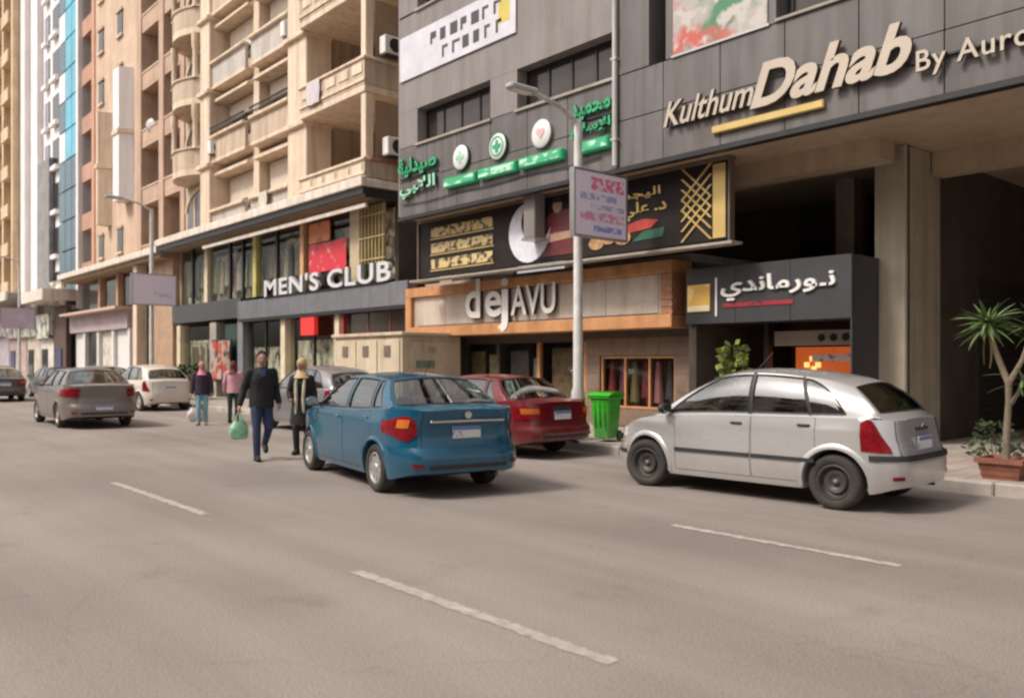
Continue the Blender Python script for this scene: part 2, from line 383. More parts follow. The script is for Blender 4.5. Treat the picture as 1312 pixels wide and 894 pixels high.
# window bands: piers, spandrels and the windows themselves
def ribbon_window(par, x0, x1, z0, z1, y, n, frame=black, pane=win_br, name='window'):
    m = MB(); t = .05
    m.box(x0, x1, y - .03, y + .05, z0, z0 + t).box(x0, x1, y - .03, y + .05, z1 - t, z1)
    for k in range(n + 1):
        xx = lerp(x0, x1 - t, k / n); m.box(xx, xx + t, y - .028, y + .048, z0 + t, z1 - t)
    f = m.build(name, frame, par)
    for k in range(n):
        a = lerp(x0, x1 - t, k / n) + t; b = lerp(x0, x1 - t, (k + 1) / n)
        o = MB().box(a, b, y, y + .02, z0 + t, z1 - t).build('pane', pane, f); fix_sub(o)
    return f
for lev in range(3):
    zb = 7.3 + 3.5 * lev; zt = zb + .92 + (0.5 if lev else 0)
    xs = [(-18.55, -15.55), (-14.6, -11.68)]
    px = -19.4
    for (a, b) in xs:
        B('pier', grey_light, gb, px, a, FY, 13.34, zb, zt); px = b
        ribbon_window(gb, a, b, zb, zt, 13.12, 4)
        B('sill', concrete, gb, a - .05, b + .05, FY - .06, 13.1, zb - .06, zb - .002)
        for k in range(3): 
            q = a + .3 + k * .95 + random.uniform(-.1, .1)
            B('curtain', M('brown_curtain', (.09, .055, .04), .9, var=.3, scale=6), gb, q, q + .42, 13.18, 13.2, zb + .06, zt - .06)
    B('pier', grey_light, gb, px, -11.45, FY, 13.34, zb, zt)
    B('spandrel', grey_light, gb, -19.4, -11.45, FY - .004, 13.34, zt, zb + 3.5 - .064)
# right half above the gold sign: a recess, printed poster, dark window
for lev in range(3):
    zb = 7.3 + 3.5 * lev
    B('pier', grey_panel, gb, -11.448, -10.75, FY - .01, 13.34, zb + .004, zb + 3.49)
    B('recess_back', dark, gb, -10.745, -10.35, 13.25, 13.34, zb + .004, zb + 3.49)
    B('pier', grey_panel, gb, -10.345, -8.0, FY, 13.34, zb + .004, zb + 3.49)
    f = ribbon_window(gb, -7.9, -5.4, zb + .05, zb + 1.6, 13.12, 4)
    B('sill', concrete, gb, -7.99, 1, FY - .05, 13.1, zb + .004, zb + .05)
    B('pier', grey_panel, gb, -5.39, -4.6, FY, 13.34, zb + .052, zb + 3.49)
    f = ribbon_window(gb, -4.55, -1.5, zb + .05, zb + 1.6, 13.12, 4)
    B('spandrel', grey_panel, gb, -7.99, -5.395, FY - .004, 13.34, zb + 1.61, zb + 3.49)
    B('spandrel', grey_panel, gb, -4.595, 1, FY - .004, 13.34, zb + 1.61, zb + 3.49)
pipe = MB().tube([(-11.57, FY - .07, 5.5), (-11.57, FY - .07, 18)], .055, 10)
for z in (6, 7.6, 9.2, 10.8): pipe.box(-11.64, -11.5, FY - .13, FY, z, z + .05)
pipe.build('downpipe', M('pipe_grey_white', (.5, .48, .46), .55, var=.15, coords='pos', streak=.35), gb)
# arcade: columns, back walls and the dark passage
B('pillar', stone_col, gb, -7.39, -6.83, 15.0, 16.43, .13, 5.415, .02)
B('pillar_joint', dark_br, gb, -6.828, -6.815, 15.08, 15.14, .16, 5.4)
B('pillar', stone_col, gb, -9.15, -8.75, 16.9, 17.35, 3.5, 5.415)
B('pillar', stone_col, gb, -21.0, -20.4, 15.3, 16.0, .13, 5.415)
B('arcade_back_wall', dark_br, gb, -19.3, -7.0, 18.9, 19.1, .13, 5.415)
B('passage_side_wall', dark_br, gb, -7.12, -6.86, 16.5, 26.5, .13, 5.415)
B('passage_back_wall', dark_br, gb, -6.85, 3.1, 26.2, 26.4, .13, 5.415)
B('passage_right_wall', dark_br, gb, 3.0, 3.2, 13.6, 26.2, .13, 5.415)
B('ceiling_beam', tan, gb, -19.2, -6.9, 14.2, 14.75, 5.05, 5.418)
B('ceiling_beam', tan, gb, -6.8, 2.9, 16.0, 16.45, 5.0, 5.418)
# upper gallery windows glimpsed between menu board and pillar
for (a, b) in ((-9.3, -8.2), (-11.0, -9.5)): ribbon_window(gb, a, b + .6, 3.6, 5.2, 18.6, 2)
# roller shutter on the passage wall
sh = MB()
for k in range(24): sh.box(-6.858, -6.83, 18.2, 21.4, .2 + k * .13, .31 + k * .13)
sh.build('roller_shutter', M('shutter_dark', (.05, .04, .034), .6), gb)

# ------------------------------------------------------------------ gold script sign
gold_white = M('cream_lettering', (.5, .42, .34), .35, var=.05, coat=.3)
gold_side = M('bronze_return', (.1, .07, .04), .5)
ds = thing('gold_script_sign', 'cream slanted 3D lettering reading Kulthum Dahab over a gold bar', 'sign', (-8, FY, 6))
text('Kulthum', gold_white, ds, -10.3, FY - .06, 5.98, width=1.95, height=.46, extrude=.07, shear=.35, bold=.012, side_mat=gold_side)
text('Dahab', gold_white, ds, -8.42, FY - .06, 5.9, width=2.75, height=.74, extrude=.08, shear=.35, bold=.03, side_mat=gold_side)
text('By Auro', gold_white, ds, -5.62, FY - .06, 5.74, width=1.52, height=.4, extrude=.06, bold=.01, side_mat=gold_side, space=1.1)
B('gold_bar', M('gold_bar', (.62, .45, .17), .35, .4, var=.1), ds, -9.25, -7.1, FY - .09, FY - .002, 5.66, 5.8, .02)
B('mount_rail', black, ds, -10.2, -4.0, FY - .058, FY - .012, 5.99, 6.02)
# poster and banner higher up
po = thing('wall_poster', 'faded red, green and white printed poster on the grey wall above the cream lettering', 'poster', (-9.2, FY, 7.3))
B('sheet', print_mat('poster_print', (.4, .37, .35), [((.06, .2, .1), 1.3), ((.5, .1, .08), 1.2), ((.5, .46, .43), 3.2)], (1, 1, 1), seed=.8, thr=.5, soft=.1), po, -10.15, -8.15, FY - .03, FY - .003, 7.32, 9.9)
mb = MB(); 
for (a, b, c, d) in ((-10.19, -8.11, 9.9, 9.94), (-10.19, -8.11, 7.28, 7.32)): mb.box(a, b, FY - .04, FY - .002, c, d)
mb.build('frame', alu, po)
wb = thing('wall_banner', 'white banner with blurred black print above the left grey windows', 'banner', (-18, FY, 9.1))
B('sheet', M('banner_cloth', (.62, .6, .66), .7, var=.12, scale=2, coords='pos'), wb, -19.3, -14.6, FY - .05, FY - .02, 9.05, 10.2)
rg = random.Random(9); ink = M('banner_ink', (.06, .055, .06), .6)
for r_, (z, x0, n) in enumerate(((9.68, -17.9, 7), (9.22, -17.4, 6))):
    for k in range(n):
        a = x0 + k * .42; w = rg.uniform(.2, .32); B('ink_block', ink, wb, a, a + .09, FY - .053, FY - .051, z, z + .3); B('ink_block', ink, wb, a + .092, a + w, FY - .053, FY - .051, z + rg.choice((0, .12, .22)), z + .3)
B('ink_block', M('banner_yellow', (.6, .48, .1), .6), wb, -15.2, -14.8, FY - .053, FY - .051, 9.4, 9.9)
mb = MB()
for k in range(6): mb.tube([(-19.2 + k * .9, FY - .02, 9.12), (-19.2 + k * .9, FY + .01, 9.12)], .015, 6)
mb.build('eyelet', alu, wb)

# ------------------------------------------------------------------ green pharmacy signs on the fascia
green = M('green_acrylic', (.02, .3, .12), .3, var=.12, scale=3, coords='pos', emit=(.02, .4, .16, .12))
green_l = M('pale_green_acrylic', (.32, .66, .45), .3, var=.2, scale=5, coords='pos')
green_d = M('dark_green_return', (.01, .09, .045), .4)
discw = M('disc_white', (.74, .74, .72), .35, var=.04)
gs = thing('green_word_sign', 'green and white Arabic lettering at the left end of the grey fascia', 'sign', (-18.5, FY, 6.2))
text('\uFE94\uFEF4\uFEDF\uFEAA\uFEF4\uFEBB', green, gs, -19.3, FY - .05, 6.46, width=1.72, height=.52, extrude=.06, bold=.028, side_mat=green_d)
text('\uFEF2\uFE92\uFEFB\uFEDF\uFE8D', green_l, gs, -19.22, FY - .05, 5.9, width=1.6, height=.48, extrude=.06, bold=.025, side_mat=green_d)
B('mount_rail', black, gs, -19.3, -17.6, FY - .045, FY - .012, 6.44, 6.47)
gw = thing('green_word_sign', 'stacked green Arabic lettering beside the white downpipe', 'sign', (-12.2, FY, 6.2))
text('\uFEAA\uFEF4\uFEE3\uFEA4\uFEE3', green, gw, -12.78, FY - .05, 6.6, width=1.12, height=.36, extrude=.06, bold=.03, side_mat=green_d)
text('\uFEE1\uFEFC\uFEB3\uFEF9\uFE8D', green, gw, -12.78, FY - .05, 6.24, width=1.12, height=.3, extrude=.06, bold=.03, side_mat=green_d)
B('mount_rail', black, gw, -12.8, -11.66, FY - .045, FY - .012, 6.58, 6.61)
for i, (xx, what) in enumerate(((-16.6, 'round white sign with pale green cross, nearest the left grey window'), (-15.2, 'round white sign with dark green ring and cross, middle of three'), (-13.72, 'round white sign with a pink heart, nearest the street lamp'))):
    t = thing('disc_sign', what, 'sign', (xx, FY, 6.55), group='round signs on the grey fascia')
    MB().lathe([(0, -.1), (.27, -.1), (.3, -.08), (.3, 0)], (xx, FY, 6.58), 1, 32).build('disc', discw, t)
    MB().lathe([(.3, -.085), (.315, -.085), (.315, 0)], (xx, FY, 6.58), 1, 32).build('rim', green_d if i < 2 else alu, t)
    if i < 2:
        c = green_l if i == 0 else green; m = MB().box(xx - .045, xx + .045, FY - .115, FY - .101, 6.44, 6.72)
        m.box(xx - .14, xx - .046, FY - .115, FY - .101, 6.535, 6.625).box(xx + .046, xx + .14, FY - .115, FY - .101, 6.535, 6.625); m.build('cross', c, t)
        if i == 1: MB().lathe([(.2, -.112), (.235, -.112), (.235, -.1), (.2, -.1), (.2, -.112)], (xx, FY, 6.58), 1, 28).build('ring', green, t)
    else:
        pts = []
        for k in range(24):
            a = 2 * math.pi * k / 24; pts.append((xx + .011 * 16 * math.sin(a)**3 * .75, 6.59 + .0085 * (13 * math.cos(a) - 5 * math.cos(2 * a) - 2 * math.cos(3 * a) - math.cos(4 * a))))
        MB().prism(pts, 1, FY - .112, FY - .1).build('heart', M('pink_print', (.72, .45, .45), .5), t)
for i, (a, b, what) in enumerate(((-17.24, -15.98, 'leftmost'), (-15.86, -14.52, 'second'), (-14.4, -13.02, 'third'), (-12.6, -11.7, 'rightmost and shortest'))):
    t = thing('light_box', f'narrow green light box under the round signs, {what} of four from the left', 'sign', ((a + b) / 2, FY, 5.9), group='green light boxes on the grey fascia')
    B('case', green, t, a, b, FY - .14, FY - .002, 5.9, 6.14, .02)
    B('face', print_mat(f'lightbox_print_{i}', (.05, .42, .2), [((.5, .78, .6), 3.0)], (1, 1, 2), seed=i * 1.3, thr=.5), t, a + .04, b - .04, FY - .15, FY - .141, 5.94, 6.1)

# ------------------------------------------------------------------ black and gold menu board
BY = 13.4
mbd = thing('shop_board', 'long black and gold printed board hung under the grey fascia', 'sign', (-14.5, BY, 4))
blk = M('board_black', (.02, .015, .014), .55, var=.4, scale=1.4, coords='pos', spec=.25)
B('board', blk, mbd, -19.3, -9.36, BY, BY + .12, 3.88, 5.34)
m = MB().box(-19.36, -9.3, BY - .05, BY + .14, 5.345, 5.4); m.box(-9.355, -9.32, BY - .03, BY + .13, 3.83, 5.34); m.box(-19.36, -19.305, BY - .05, BY + .14, 3.83, 5.34); m.build('frame', M('bronze_trim', (.2, .16, .12), .45, .4), mbd)
B('ledge', concrete, mbd, -19.6, -9.2, BY - .14, BY + .2, 3.775, 3.825)
goldp = print_mat('gold_print', (.06, .045, .03), [((.66, .5, .24), 5)], (1, 1, 1.6), thr=.42, soft=.08)
goldl = M('gold_plain', (.72, .52, .2), .35, .35, var=.1)
for r in range(3):
    z = 4.08 + r * .42
    for k in range(3):
        a = -18.75 + k * .87; B('menu_strip', goldp, mbd, a, a + .82, BY - .016, BY - .002, z, z + .25)
    B('menu_line', goldl, mbd, -18.8, -16.15, BY - .012, BY - .002, z - .06, z - .03)
# white crescent and printed figure
cx, cz, rr = -14.85, 4.62, .7; pts = []
for k in range(25):
    a = R(62 + (352 - 62) * k / 24); pts.append((cx + rr * math.cos(a), cz + rr * math.sin(a)))
for k in range(1, 24):
    a = R(348 - (348 - 66) * k / 24); pts.append((cx + .26 + .52 * math.cos(a), cz + .24 + .5 * math.sin(a)))
MB().prism(pts, 1, BY - .03, BY - .002).build('crescent', M('crescent_white', (.72, .72, .8), .4, var=.12, scale=5, coords='pos'), mbd)
mar = M('maroon_print', (.14, .025, .03), .5, var=.3, scale=5, coords='pos'); skinp = M('skin_print', (.42, .25, .18), .5, var=.2, scale=8, coords='pos')
def blob(pts, mat, d, name): MB().prism(pts, 1, BY - .01 - d, BY - .002 - d * .4).build(name, mat, mbd)
blob([(-14.5, 4.0), (-13.2, 4.0), (-13.1, 4.6), (-13.3, 4.92), (-13.62, 5.0), (-13.9, 5.02), (-14.2, 4.92), (-14.42, 4.6)], mar, .004, 'printed_jacket')
blob([(-13.9 + .15 * math.cos(R(a)), 5.13 + .18 * math.sin(R(a))) for a in range(0, 360, 20)], skinp, .012, 'printed_head')
blob([(-13.9 + .16 * math.cos(R(a)), 5.2 + .13 * math.sin(R(a))) for a in range(-10, 200, 15)], black, .02, 'printed_hair')
blob([(-14.35, 4.3), (-13.3, 4.36), (-13.25, 4.52), (-14.3, 4.5)], skinp, .014, 'printed_hands')
text('\uFEB0\uFEE4\uFEA0\uFEF4\uFEDF\uFE8D', goldl, mbd, -12.2, BY - .004, 4.9, width=1.25, height=.22, extrude=.02, bold=.01)
text('\uFEF2\uFEE0\uFECB .\uFEA9', goldl, mbd, -11.95, BY - .004, 4.5, width=1.15, height=.36, extrude=.02, bold=.015)
redp = M('red_print', (.42, .05, .03), .5, var=.3, scale=5, coords='pos')
blob([(-12.5, 4.32), (-11.4, 4.5), (-11.0, 4.44), (-11.2, 4.3), (-12.45, 4.2)], redp, .004, 'red_flash')
blob([(-11.7, 4.06), (-10.9, 4.1), (-10.85, 4.28), (-11.4, 4.25)], M('green_print', (.03, .12, .07), .5), .004, 'green_flash')
for k, (a, z) in enumerate(((-12.7, 4.02), (-12.35, 4.1), (-11.95, 4.05))): blob([(a + .22 * math.cos(R(q)), z + .12 + .14 * math.sin(R(q))) for q in range(0, 360, 24)], M('dish_print', (.5, .3, .15), .5, var=.4, scale=8, coords='pos', alt=(.2, .1, .04)), .006 + .004 * k, 'printed_dish')
# gold lattice at the right end
for k in range(7):
    for sgn in (-1, 1):
        xa = -10.42 + .06 * k + (.0 if sgn > 0 else .35); m = MB()
        p = [Vector((xa + sgn * (.42 * q / 1), 0, 0)) for q in (0, 1)]
        z0, z1 = 3.92 + .2 * k, 4.12 + .2 * k + .1
        m.prism([(-10.45, z0), (-10.4, z0), (-9.72, z0 + .62), (-9.77, z0 + .62)] if sgn > 0 else [(-9.77, z0), (-9.72, z0), (-10.4, z0 + .62), (-10.45, z0 + .62)], 1, BY - .022 - .006 * (sgn > 0), BY - .003)
        if z0 + .62 < 5.36: m.build('lattice_bar', goldl, mbd)
B('gold_end_panel', goldl, mbd, -9.7, -9.42, BY - .02, BY - .002, 3.92, 5.3)
for k in range(5):
    xx = -18.6 + k * 2.2; MB().tube([(xx, BY + .06, 5.4), (xx, BY + .06, 5.43)], .02, 6).build('hanger', black, mbd)
duct = thing('vertical_duct', 'grey vertical sheet metal duct in front of the black board', 'duct', (-14.4, 13.2, 4.3))
B('duct_body', grey_light, duct, -14.62, -14.24, 13.0, 13.34, 4.42, 5.9, .02); B('flange', alu, duct, -14.65, -14.21, 12.97, 13.36, 4.36, 4.418)

# ------------------------------------------------------------------ the orange framed shop
wood = M('orange_wood', (.56, .27, .12), .5, var=.22, scale=2.5, coords='pos', streak=.2)
stonep = M('pale_stone_panel', (.5, .43, .37), .6, var=.16, scale=1.6, coords='pos', streak=.15)
brick_o = M('orange_brick', (.42, .17, .085), .8, var=.25, scale=5, bump=.3, coords='pos')
mort = M('mortar', (.3, .2, .14), .9)
dj = thing('cafe_sign', 'pale stone shop sign in an orange wooden frame reading dejavu', 'sign', (-16, 14, 2.3))
B('backing', dark_br, dj, -20.85, -11.25, 14.16, 14.68, 2.36, 3.7)
px = -20.6
while px < -11.6:
    w = min(1.5, -11.5 - px); B('stone_panel', stonep, dj, px + .006, px + w - .006, 14.11, 14.158, 2.6, 3.45, .004); px += w
B('frame_top', wood, dj, -20.9, -11.172, 14.0, 14.68, 3.455, 3.72, .012)
B('frame_bottom', wood, dj, -20.9, -11.172, 14.0, 14.68, 2.32, 2.595, .012)
B('frame_side', wood, dj, -20.9, -20.62, 14.003, 14.677, 2.596, 3.454); 
for r in range(11):           # brick return at the right end
    for k in range(4):
        yy = 14.0 + k * .17 + (.085 if r % 2 else 0); 
        if yy + .16 < 14.7: B('brick', brick_o, dj, -11.46, -11.16 + random.uniform(0, .006), yy + .004, yy + .166, 2.6 + r * .077 + .004, 2.6 + r * .077 + .073)
B('brick_core', mort, dj, -11.47, -11.18, 14.02, 14.66, 2.597, 3.452)
djw = M('dejavu_white', (.8, .76, .72), .4, var=.04); djs = M('dejavu_return', (.05, .04, .04), .5)
m = MB().box(-20.4, -11.6, 14.09, 14.108, 2.62, 2.635); m.build('mount_rail', djs, dj)
text('d', djw, dj, -18.05, 14.08, 2.76, height=1.02, extrude=.09, bold=.02, side_mat=djs)
text('e', djw, dj, -17.22, 14.08, 2.76, height=.66, width=.66, extrude=.09, bold=.02, side_mat=djs)
text('j', djw, dj, -16.7, 14.08, 2.36, height=1.36, width=.42, extrude=.1, bold=.02, side_mat=djs)
text('AVU', djw, dj, -16.2, 14.08, 2.76, height=.74, width=1.6, extrude=.09, bold=.015, side_mat=djs)
cafe = thing('cafe_shop', 'dark glazed shopfront with wooden mullions below the orange framed sign', 'shopfront', (-16, 14.7, 0))
B('lintel', dark_br, cafe, -20.9, -11.2, 14.7, 14.95, 2.1, 2.316)
B('roof_slab', concrete, cafe, -20.9, -11.2, 14.702, 18.88, 3.73, 3.9)
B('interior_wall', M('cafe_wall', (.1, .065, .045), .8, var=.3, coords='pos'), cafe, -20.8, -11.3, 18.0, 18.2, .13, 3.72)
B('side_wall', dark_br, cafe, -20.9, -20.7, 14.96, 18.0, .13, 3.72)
for k, xx in enumerate((-19.2, -17.6, -16.0, -14.35)):
    B('mullion', wood if k in (2, 3) else dark_br, cafe, xx - .05, xx + .05, 14.74, 14.86, .14, 2.098)
for k in range(3):
    a = (-19.2, -17.6, -16.0)[k]; B('pane', shop_glass, cafe, a + .052, a + 1.6 - .05, 14.79, 14.805, .16, 2.095)
B('threshold', concrete, cafe, -20.7, -14.0, 14.6, 14.95, .13, .158)
for k in range(4):
    a = -18.9 + k * 1.25; t = M('cafe_top', (.22, .13, .08), .5)
    m = MB().box(a, a + .7, 15.9, 16.6, .84, .88); m.tube([(a + .35, 16.25, .14), (a + .35, 16.25, .84)], .04, 8); o = m.build('cafe_table', t); tag(o, f'small brown cafe table behind the dark glass, {("first","second","third","fourth")[k]} from the left', 'table', 'cafe tables')
# brown tiled wall with a dark red display window, right of the lamp post
wt = M('brown_wall_tile', (.2, .135, .1), .55, var=.22, scale=3, coords='pos')
x = -14.3
for ix in range(7):
    for iz in range(5):
        a = -14.28 + ix * .44; z = .15 + iz * .4
        if 1 <= ix <= 5 and 1 <= iz <= 3: continue
        B('wall_tile', wt, cafe, a + .004, a + .436, 14.7 - random.uniform(0, .006), 14.78, z + .004, z + .396)
B('tile_backing', mort, cafe, -14.29, -11.2, 14.782, 14.9, .13, .55); B('tile_backing', mort, cafe, -14.29, -13.85, 14.782, 14.9, .551, 2.1); B('tile_backing', mort, cafe, -11.63, -11.2, 14.782, 14.9, .551, 2.1)
ribbon_window(cafe, -13.83, -11.65, .56, 1.74, 14.78, 3, wood, shop_glass, 'display_window')
redc = M('dark_red_cloth', (.2, .03, .035), .9, var=.35, scale=6)
for k in range(6):
    a = -13.75 + k * .34; rows = []
    for q in range(9):
        u = q / 8; z = lerp(1.62, .7 + .1 * (k % 2), u); rows.append([(a + .12 + (.05 + .09 * u) * math.cos(t * .7854), 14.93 + (.04 + .05 * u) * math.sin(t * .7854) + .012 * math.sin(t * 2.4), z) for t in range(8)])
    o = MB().grid(rows, True, True).build('garment', (redc, M('plum_cloth', (.16, .05, .09), .9), M('khaki_cloth', (.2, .15, .07), .9), redc, M('rose_cloth', (.4, .16, .17), .9), M('ink_cloth', (.05, .05, .06), .9))[k]); tag(o, f'hanging cloth garment in the tiled display window, {("leftmost","second from left","third from left","third from right","second from right","rightmost")[k]}', 'garment', 'garments in the display window')
B('display_back', M('display_red_brown', (.16, .075, .055), .8, var=.3, coords='pos'), cafe, -13.9, -11.6, 15.1, 15.15, .5, 1.8)
for k, (a_, b_, z0_, z1_, c_) in enumerate(((-19.0, -18.4, .9, 1.9, (.3, .2, .1)), (-18.2, -17.8, 1.1, 1.8, (.4, .33, .2)), (-17.3, -16.6, .8, 1.9, (.12, .1, .1)), (-16.4, -16.15, 1.2, 1.7, (.3, .32, .36)), (-15.7, -15.0, .7, 1.95, (.22, .14, .08)), (-14.9, -14.5, 1.0, 1.6, (.1, .13, .07)))):
    B('menu_card', M(f'menu_card_{k}', c_, .6, var=.4, scale=5, coords='pos'), cafe, a_, b_, 14.95, 14.98, z0_, z1_)
# ------------------------------------------------------------------ black sign box of the sweets shop
nb = thing('sweets_shop', 'black box shop with white Arabic sign and warm lit counter beside the pillar', 'shop', (-9, 14, 0))
cl = M('charcoal_panel', (.045, .045, .05), .5, var=.15, scale=1.5, coords='pos')
for k in range(3):
    a = -10.8 + k * 1.17; B('sign_panel', cl, nb, a + .003, a + 1.167, 14.0, 14.05, 2.36, 3.46, .004)
B('sign_box', cl, nb, -10.79, -7.32, 14.052, 14.95, 2.37, 3.45)
B('box_side', cl, nb, -7.318, -7.29, 14.01, 14.97, .14, 3.455)
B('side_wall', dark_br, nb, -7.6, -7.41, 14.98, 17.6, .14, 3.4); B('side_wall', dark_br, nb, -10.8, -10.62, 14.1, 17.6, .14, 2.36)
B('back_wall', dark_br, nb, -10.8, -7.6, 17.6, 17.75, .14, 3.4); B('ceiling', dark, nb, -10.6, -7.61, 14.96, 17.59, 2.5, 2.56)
lw = M('sign_white', (.8, .79, .77), .35, var=.03)
text('\uFEF1\uFEAA\uFEE7\uFE8E\uFEE3\uFEAD\uFEEE\u0640\uFEE7', lw, nb, -9.93, 13.998, 2.78, width=2.36, height=.46, extrude=.05, bold=.02)
m = print_mat('red_caption', (.32, .03, .04), [((.06, .02, .03), 6)], (1, 1, 1), thr=.58); B('caption', m, nb, -9.9, -8.4, 13.985, 13.998, 2.66, 2.74)
B('divider', lw, nb, -10.08, -10.04, 13.98, 13.998, 2.5, 3.25)
B('logo_square', print_mat('gold_logo', (.7, .42, .1), [((.85, .62, .25), 2.5)], (1, 1, 1), seed=3), nb, -10.74, -10.2, 13.97, 13.998, 2.6, 3.14)
B('logo_base', M('logo_cream', (.8, .68, .45), .5), nb, -10.735, -10.205, 13.962, 13.969, 2.61, 2.72)
shelf_w = M('counter_white', (.42, .34, .29), .5, var=.1, coords='pos')
B('header_board', shelf_w, nb, -9.35, -7.75, 14.9, 14.95, 1.92, 2.2)
for k in range(3): MB().lathe([(0, -.02), (.07, -.02), (.07, 0)], (-8.35 + k * .24, 14.898, 2.06), 1, 16).build('header_dot', black, nb)
lit = M('lit_display', (.35, .06, .02), .5, var=.5, scale=3, coords='pos', emit=(1, .2, .04, .22)); lit2 = M('lit_menu', (.6, .25, .05), .5, emit=(1, .45, .12, 1.2))
B('display_case', lit, nb, -9.3, -7.72, 15.6, 15.7, 1.2, 1.9); 
for k, (a, z) in enumerate(((-9.1, 1.5), (-8.98, 1.62), (-8.86, 1.5), (-8.95, 1.42))): B('glow_shape', lit2, nb, a, a + .1, 15.57, 15.598, z, z + .1)
B('price_strip', print_mat('price_print', (.55, .4, .38), [((.25, .1, .1), 7)], (1, 1, 1)), nb, -8.55, -7.75, 14.9, 14.94, 1.62, 1.75)
B('counter', M('counter_dark', (.08, .05, .04), .4), nb, -9.4, -7.7, 15.0, 15.5, .14, 1.1)
B('door_post', black, nb, -9.52, -9.42, 14.8, 14.95, .14, 2.36)

# ------------------------------------------------------------------ utility kiosk behind the blue car
ksm = M('kiosk_beige', (.56, .45, .33), .75, var=.16, scale=1.2, coords='pos', streak=.3)
kk = thing('utility_kiosk', 'beige metal and stone utility kiosk standing on the pavement behind the blue car', 'kiosk', (-20.5, 13.4, 0))
B('body', ksm, kk, -22.3, -18.8, 12.5, 14.4, .13, 2.3); B('roof', ksm, kk, -22.4, -18.7, 12.42, 13.98, 2.302, 2.4, .02)
for k in range(3): 
    o = B('door', M('kiosk_door', (.6, .5, .37), .6, var=.1, scale=2, coords='pos', streak=.25), kk, -22.15 + k * 1.1, -21.1 + k * 1.1, 12.46, 12.5, .3, 2.2, .01)
    SUB('vent', M('vent_dark', (.16, .13, .1), .6), o, -21.8 + k * 1.1, -21.5 + k * 1.1, 12.44, 12.458, 1.75, 2.05); SUB('handle', black, o, -21.2 + k * 1.1, -21.16 + k * 1.1, 12.43, 12.458, 1.1, 1.28)
B('side_door', ksm, kk, -18.798, -18.76, 12.75, 14.2, .3, 2.15, .01); B('notice', M('notice_green', (.16, .22, .16), .6, var=.3, scale=8, coords='pos'), kk, -18.76, -18.75, 12.9, 13.5, 1.45, 1.65)
B('warning_plate', M('plate_grey', (.3, .28, .25), .6), kk, -18.76, -18.75, 13.3, 13.55, 1.85, 2.0)
# red framed shop left of it
rs = thing('red_shopfront', 'narrow shopfront with salmon fascia and dark red window frame beside the orange sign', 'shopfront', (-23.6, 14.7, 0))
redf = M('dark_red_frame', (.25, .05, .04), .5, var=.2, coords='pos'); pinkf = M('salmon_fascia', (.55, .27, .22), .6, var=.15, coords='pos', streak=.2)
B('fascia', pinkf, rs, -25.4, -21.0, 14.3, 14.7, 3.3, 3.75, .015); B('post', redf, rs, -25.4, -25.15, 14.4, 14.7, .14, 3.29); B('post', redf, rs, -21.2, -20.98, 14.4, 14.7, .14, 3.29)
ribbon_window(rs, -25.14, -21.21, .9, 3.28, 14.55, 3, redf, win_br); B('stall_riser', redf, rs, -25.14, -21.21, 14.5, 14.7, .14, .89)
B('roof', dark_br, rs, -25.4, -21.0, 14.71, 18, 3.4, 3.75); B('back_wall', dark, rs, -25.4, -20.98, 17, 17.2, .14, 3.4)
# ------------------------------------------------------------------ the blocks across the street, seen only in glass and paint
def opposite(x0, x1, mat, h, label):
    t = thing('apartment_building', label, 'building', ((x0 + x1) / 2, -18, 0)); B('wall', mat, t, x0, x1, -30, -18, 0, h); B('shop_band', dark_br, t, x0 + .5, x1 - .5, -17.99, -17.9, .3, 3.4); B('fascia', whiteedge, t, x0, x1, -17.99, -17.6, 3.6, 4.3)
    z = 5.2
    while z < h - 2:
        m = MB(); x = x0 + 1
        while x < x1 - 2: m = B('window', win_dk, t, x, x + 1.6, -17.99, -17.94, z, z + 1.6); x += 3.2
        B('balcony', mat, t, x0 + .6, x1 - .6, -17.99, -17.1, z - .9, z - .5); z += 3.1
opposite(-75, -44, M('opposite_tan', (.42, .33, .25), .85, var=.1, coords='pos'), 16, 'tan apartment block across the street behind the photographer, farthest left')
opposite(-42, -14, M('opposite_cream', (.55, .48, .4), .85, var=.1, coords='pos'), 14, 'cream apartment block across the street behind the photographer, middle of three')
opposite(-12, 22, M('opposite_grey', (.38, .34, .32), .85, var=.1, coords='pos'), 16, 'grey apartment block across the street behind the photographer, farthest right')
# ------------------------------------------------------------------ beige apartment building with the clothes shop below
ab = thing('apartment_building', 'beige stucco apartment block with moulded balconies above the clothes shop', 'building', (-31, 16, 0))
WY = 15.0; TOP = 25.6; FH = 3.1; Z0 = 7.0
ap_win = M('apartment_window', (.07, .06, .05), .15, var=.3, scale=1, coords='pos')
rail_m = M('iron_rail', (.05, .04, .035), .5)
B('wall', beige, ab, -41, -28.4, WY, 27, Z0 + .3, TOP); B('wall', beige, ab, -28.39, -20.3, 16.6, 27, Z0 + .3, TOP)
# podium slab with white edge
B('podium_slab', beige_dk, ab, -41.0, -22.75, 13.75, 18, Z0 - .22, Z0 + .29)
B('podium_edge', whiteedge, ab, -41.0, -22.62, 13.56, 13.745, Z0 - .04, Z0 + .26, .02); B('podium_edge', whiteedge, ab, -22.745, -22.62, 13.75, 15.6, Z0 - .04, Z0 + .2, .02)
B('podium_fascia', black, ab, -41.0, -22.7, 13.66, 13.748, Z0 - .26, Z0 - .045); B('podium_fascia', black, ab, -22.742, -22.7, 13.75, 15.6, Z0 - .36, Z0 - .045)
B('lower_strip', whiteedge, ab, -36, -22.9, 13.86, 13.95, Z0 - .62, Z0 - .5)
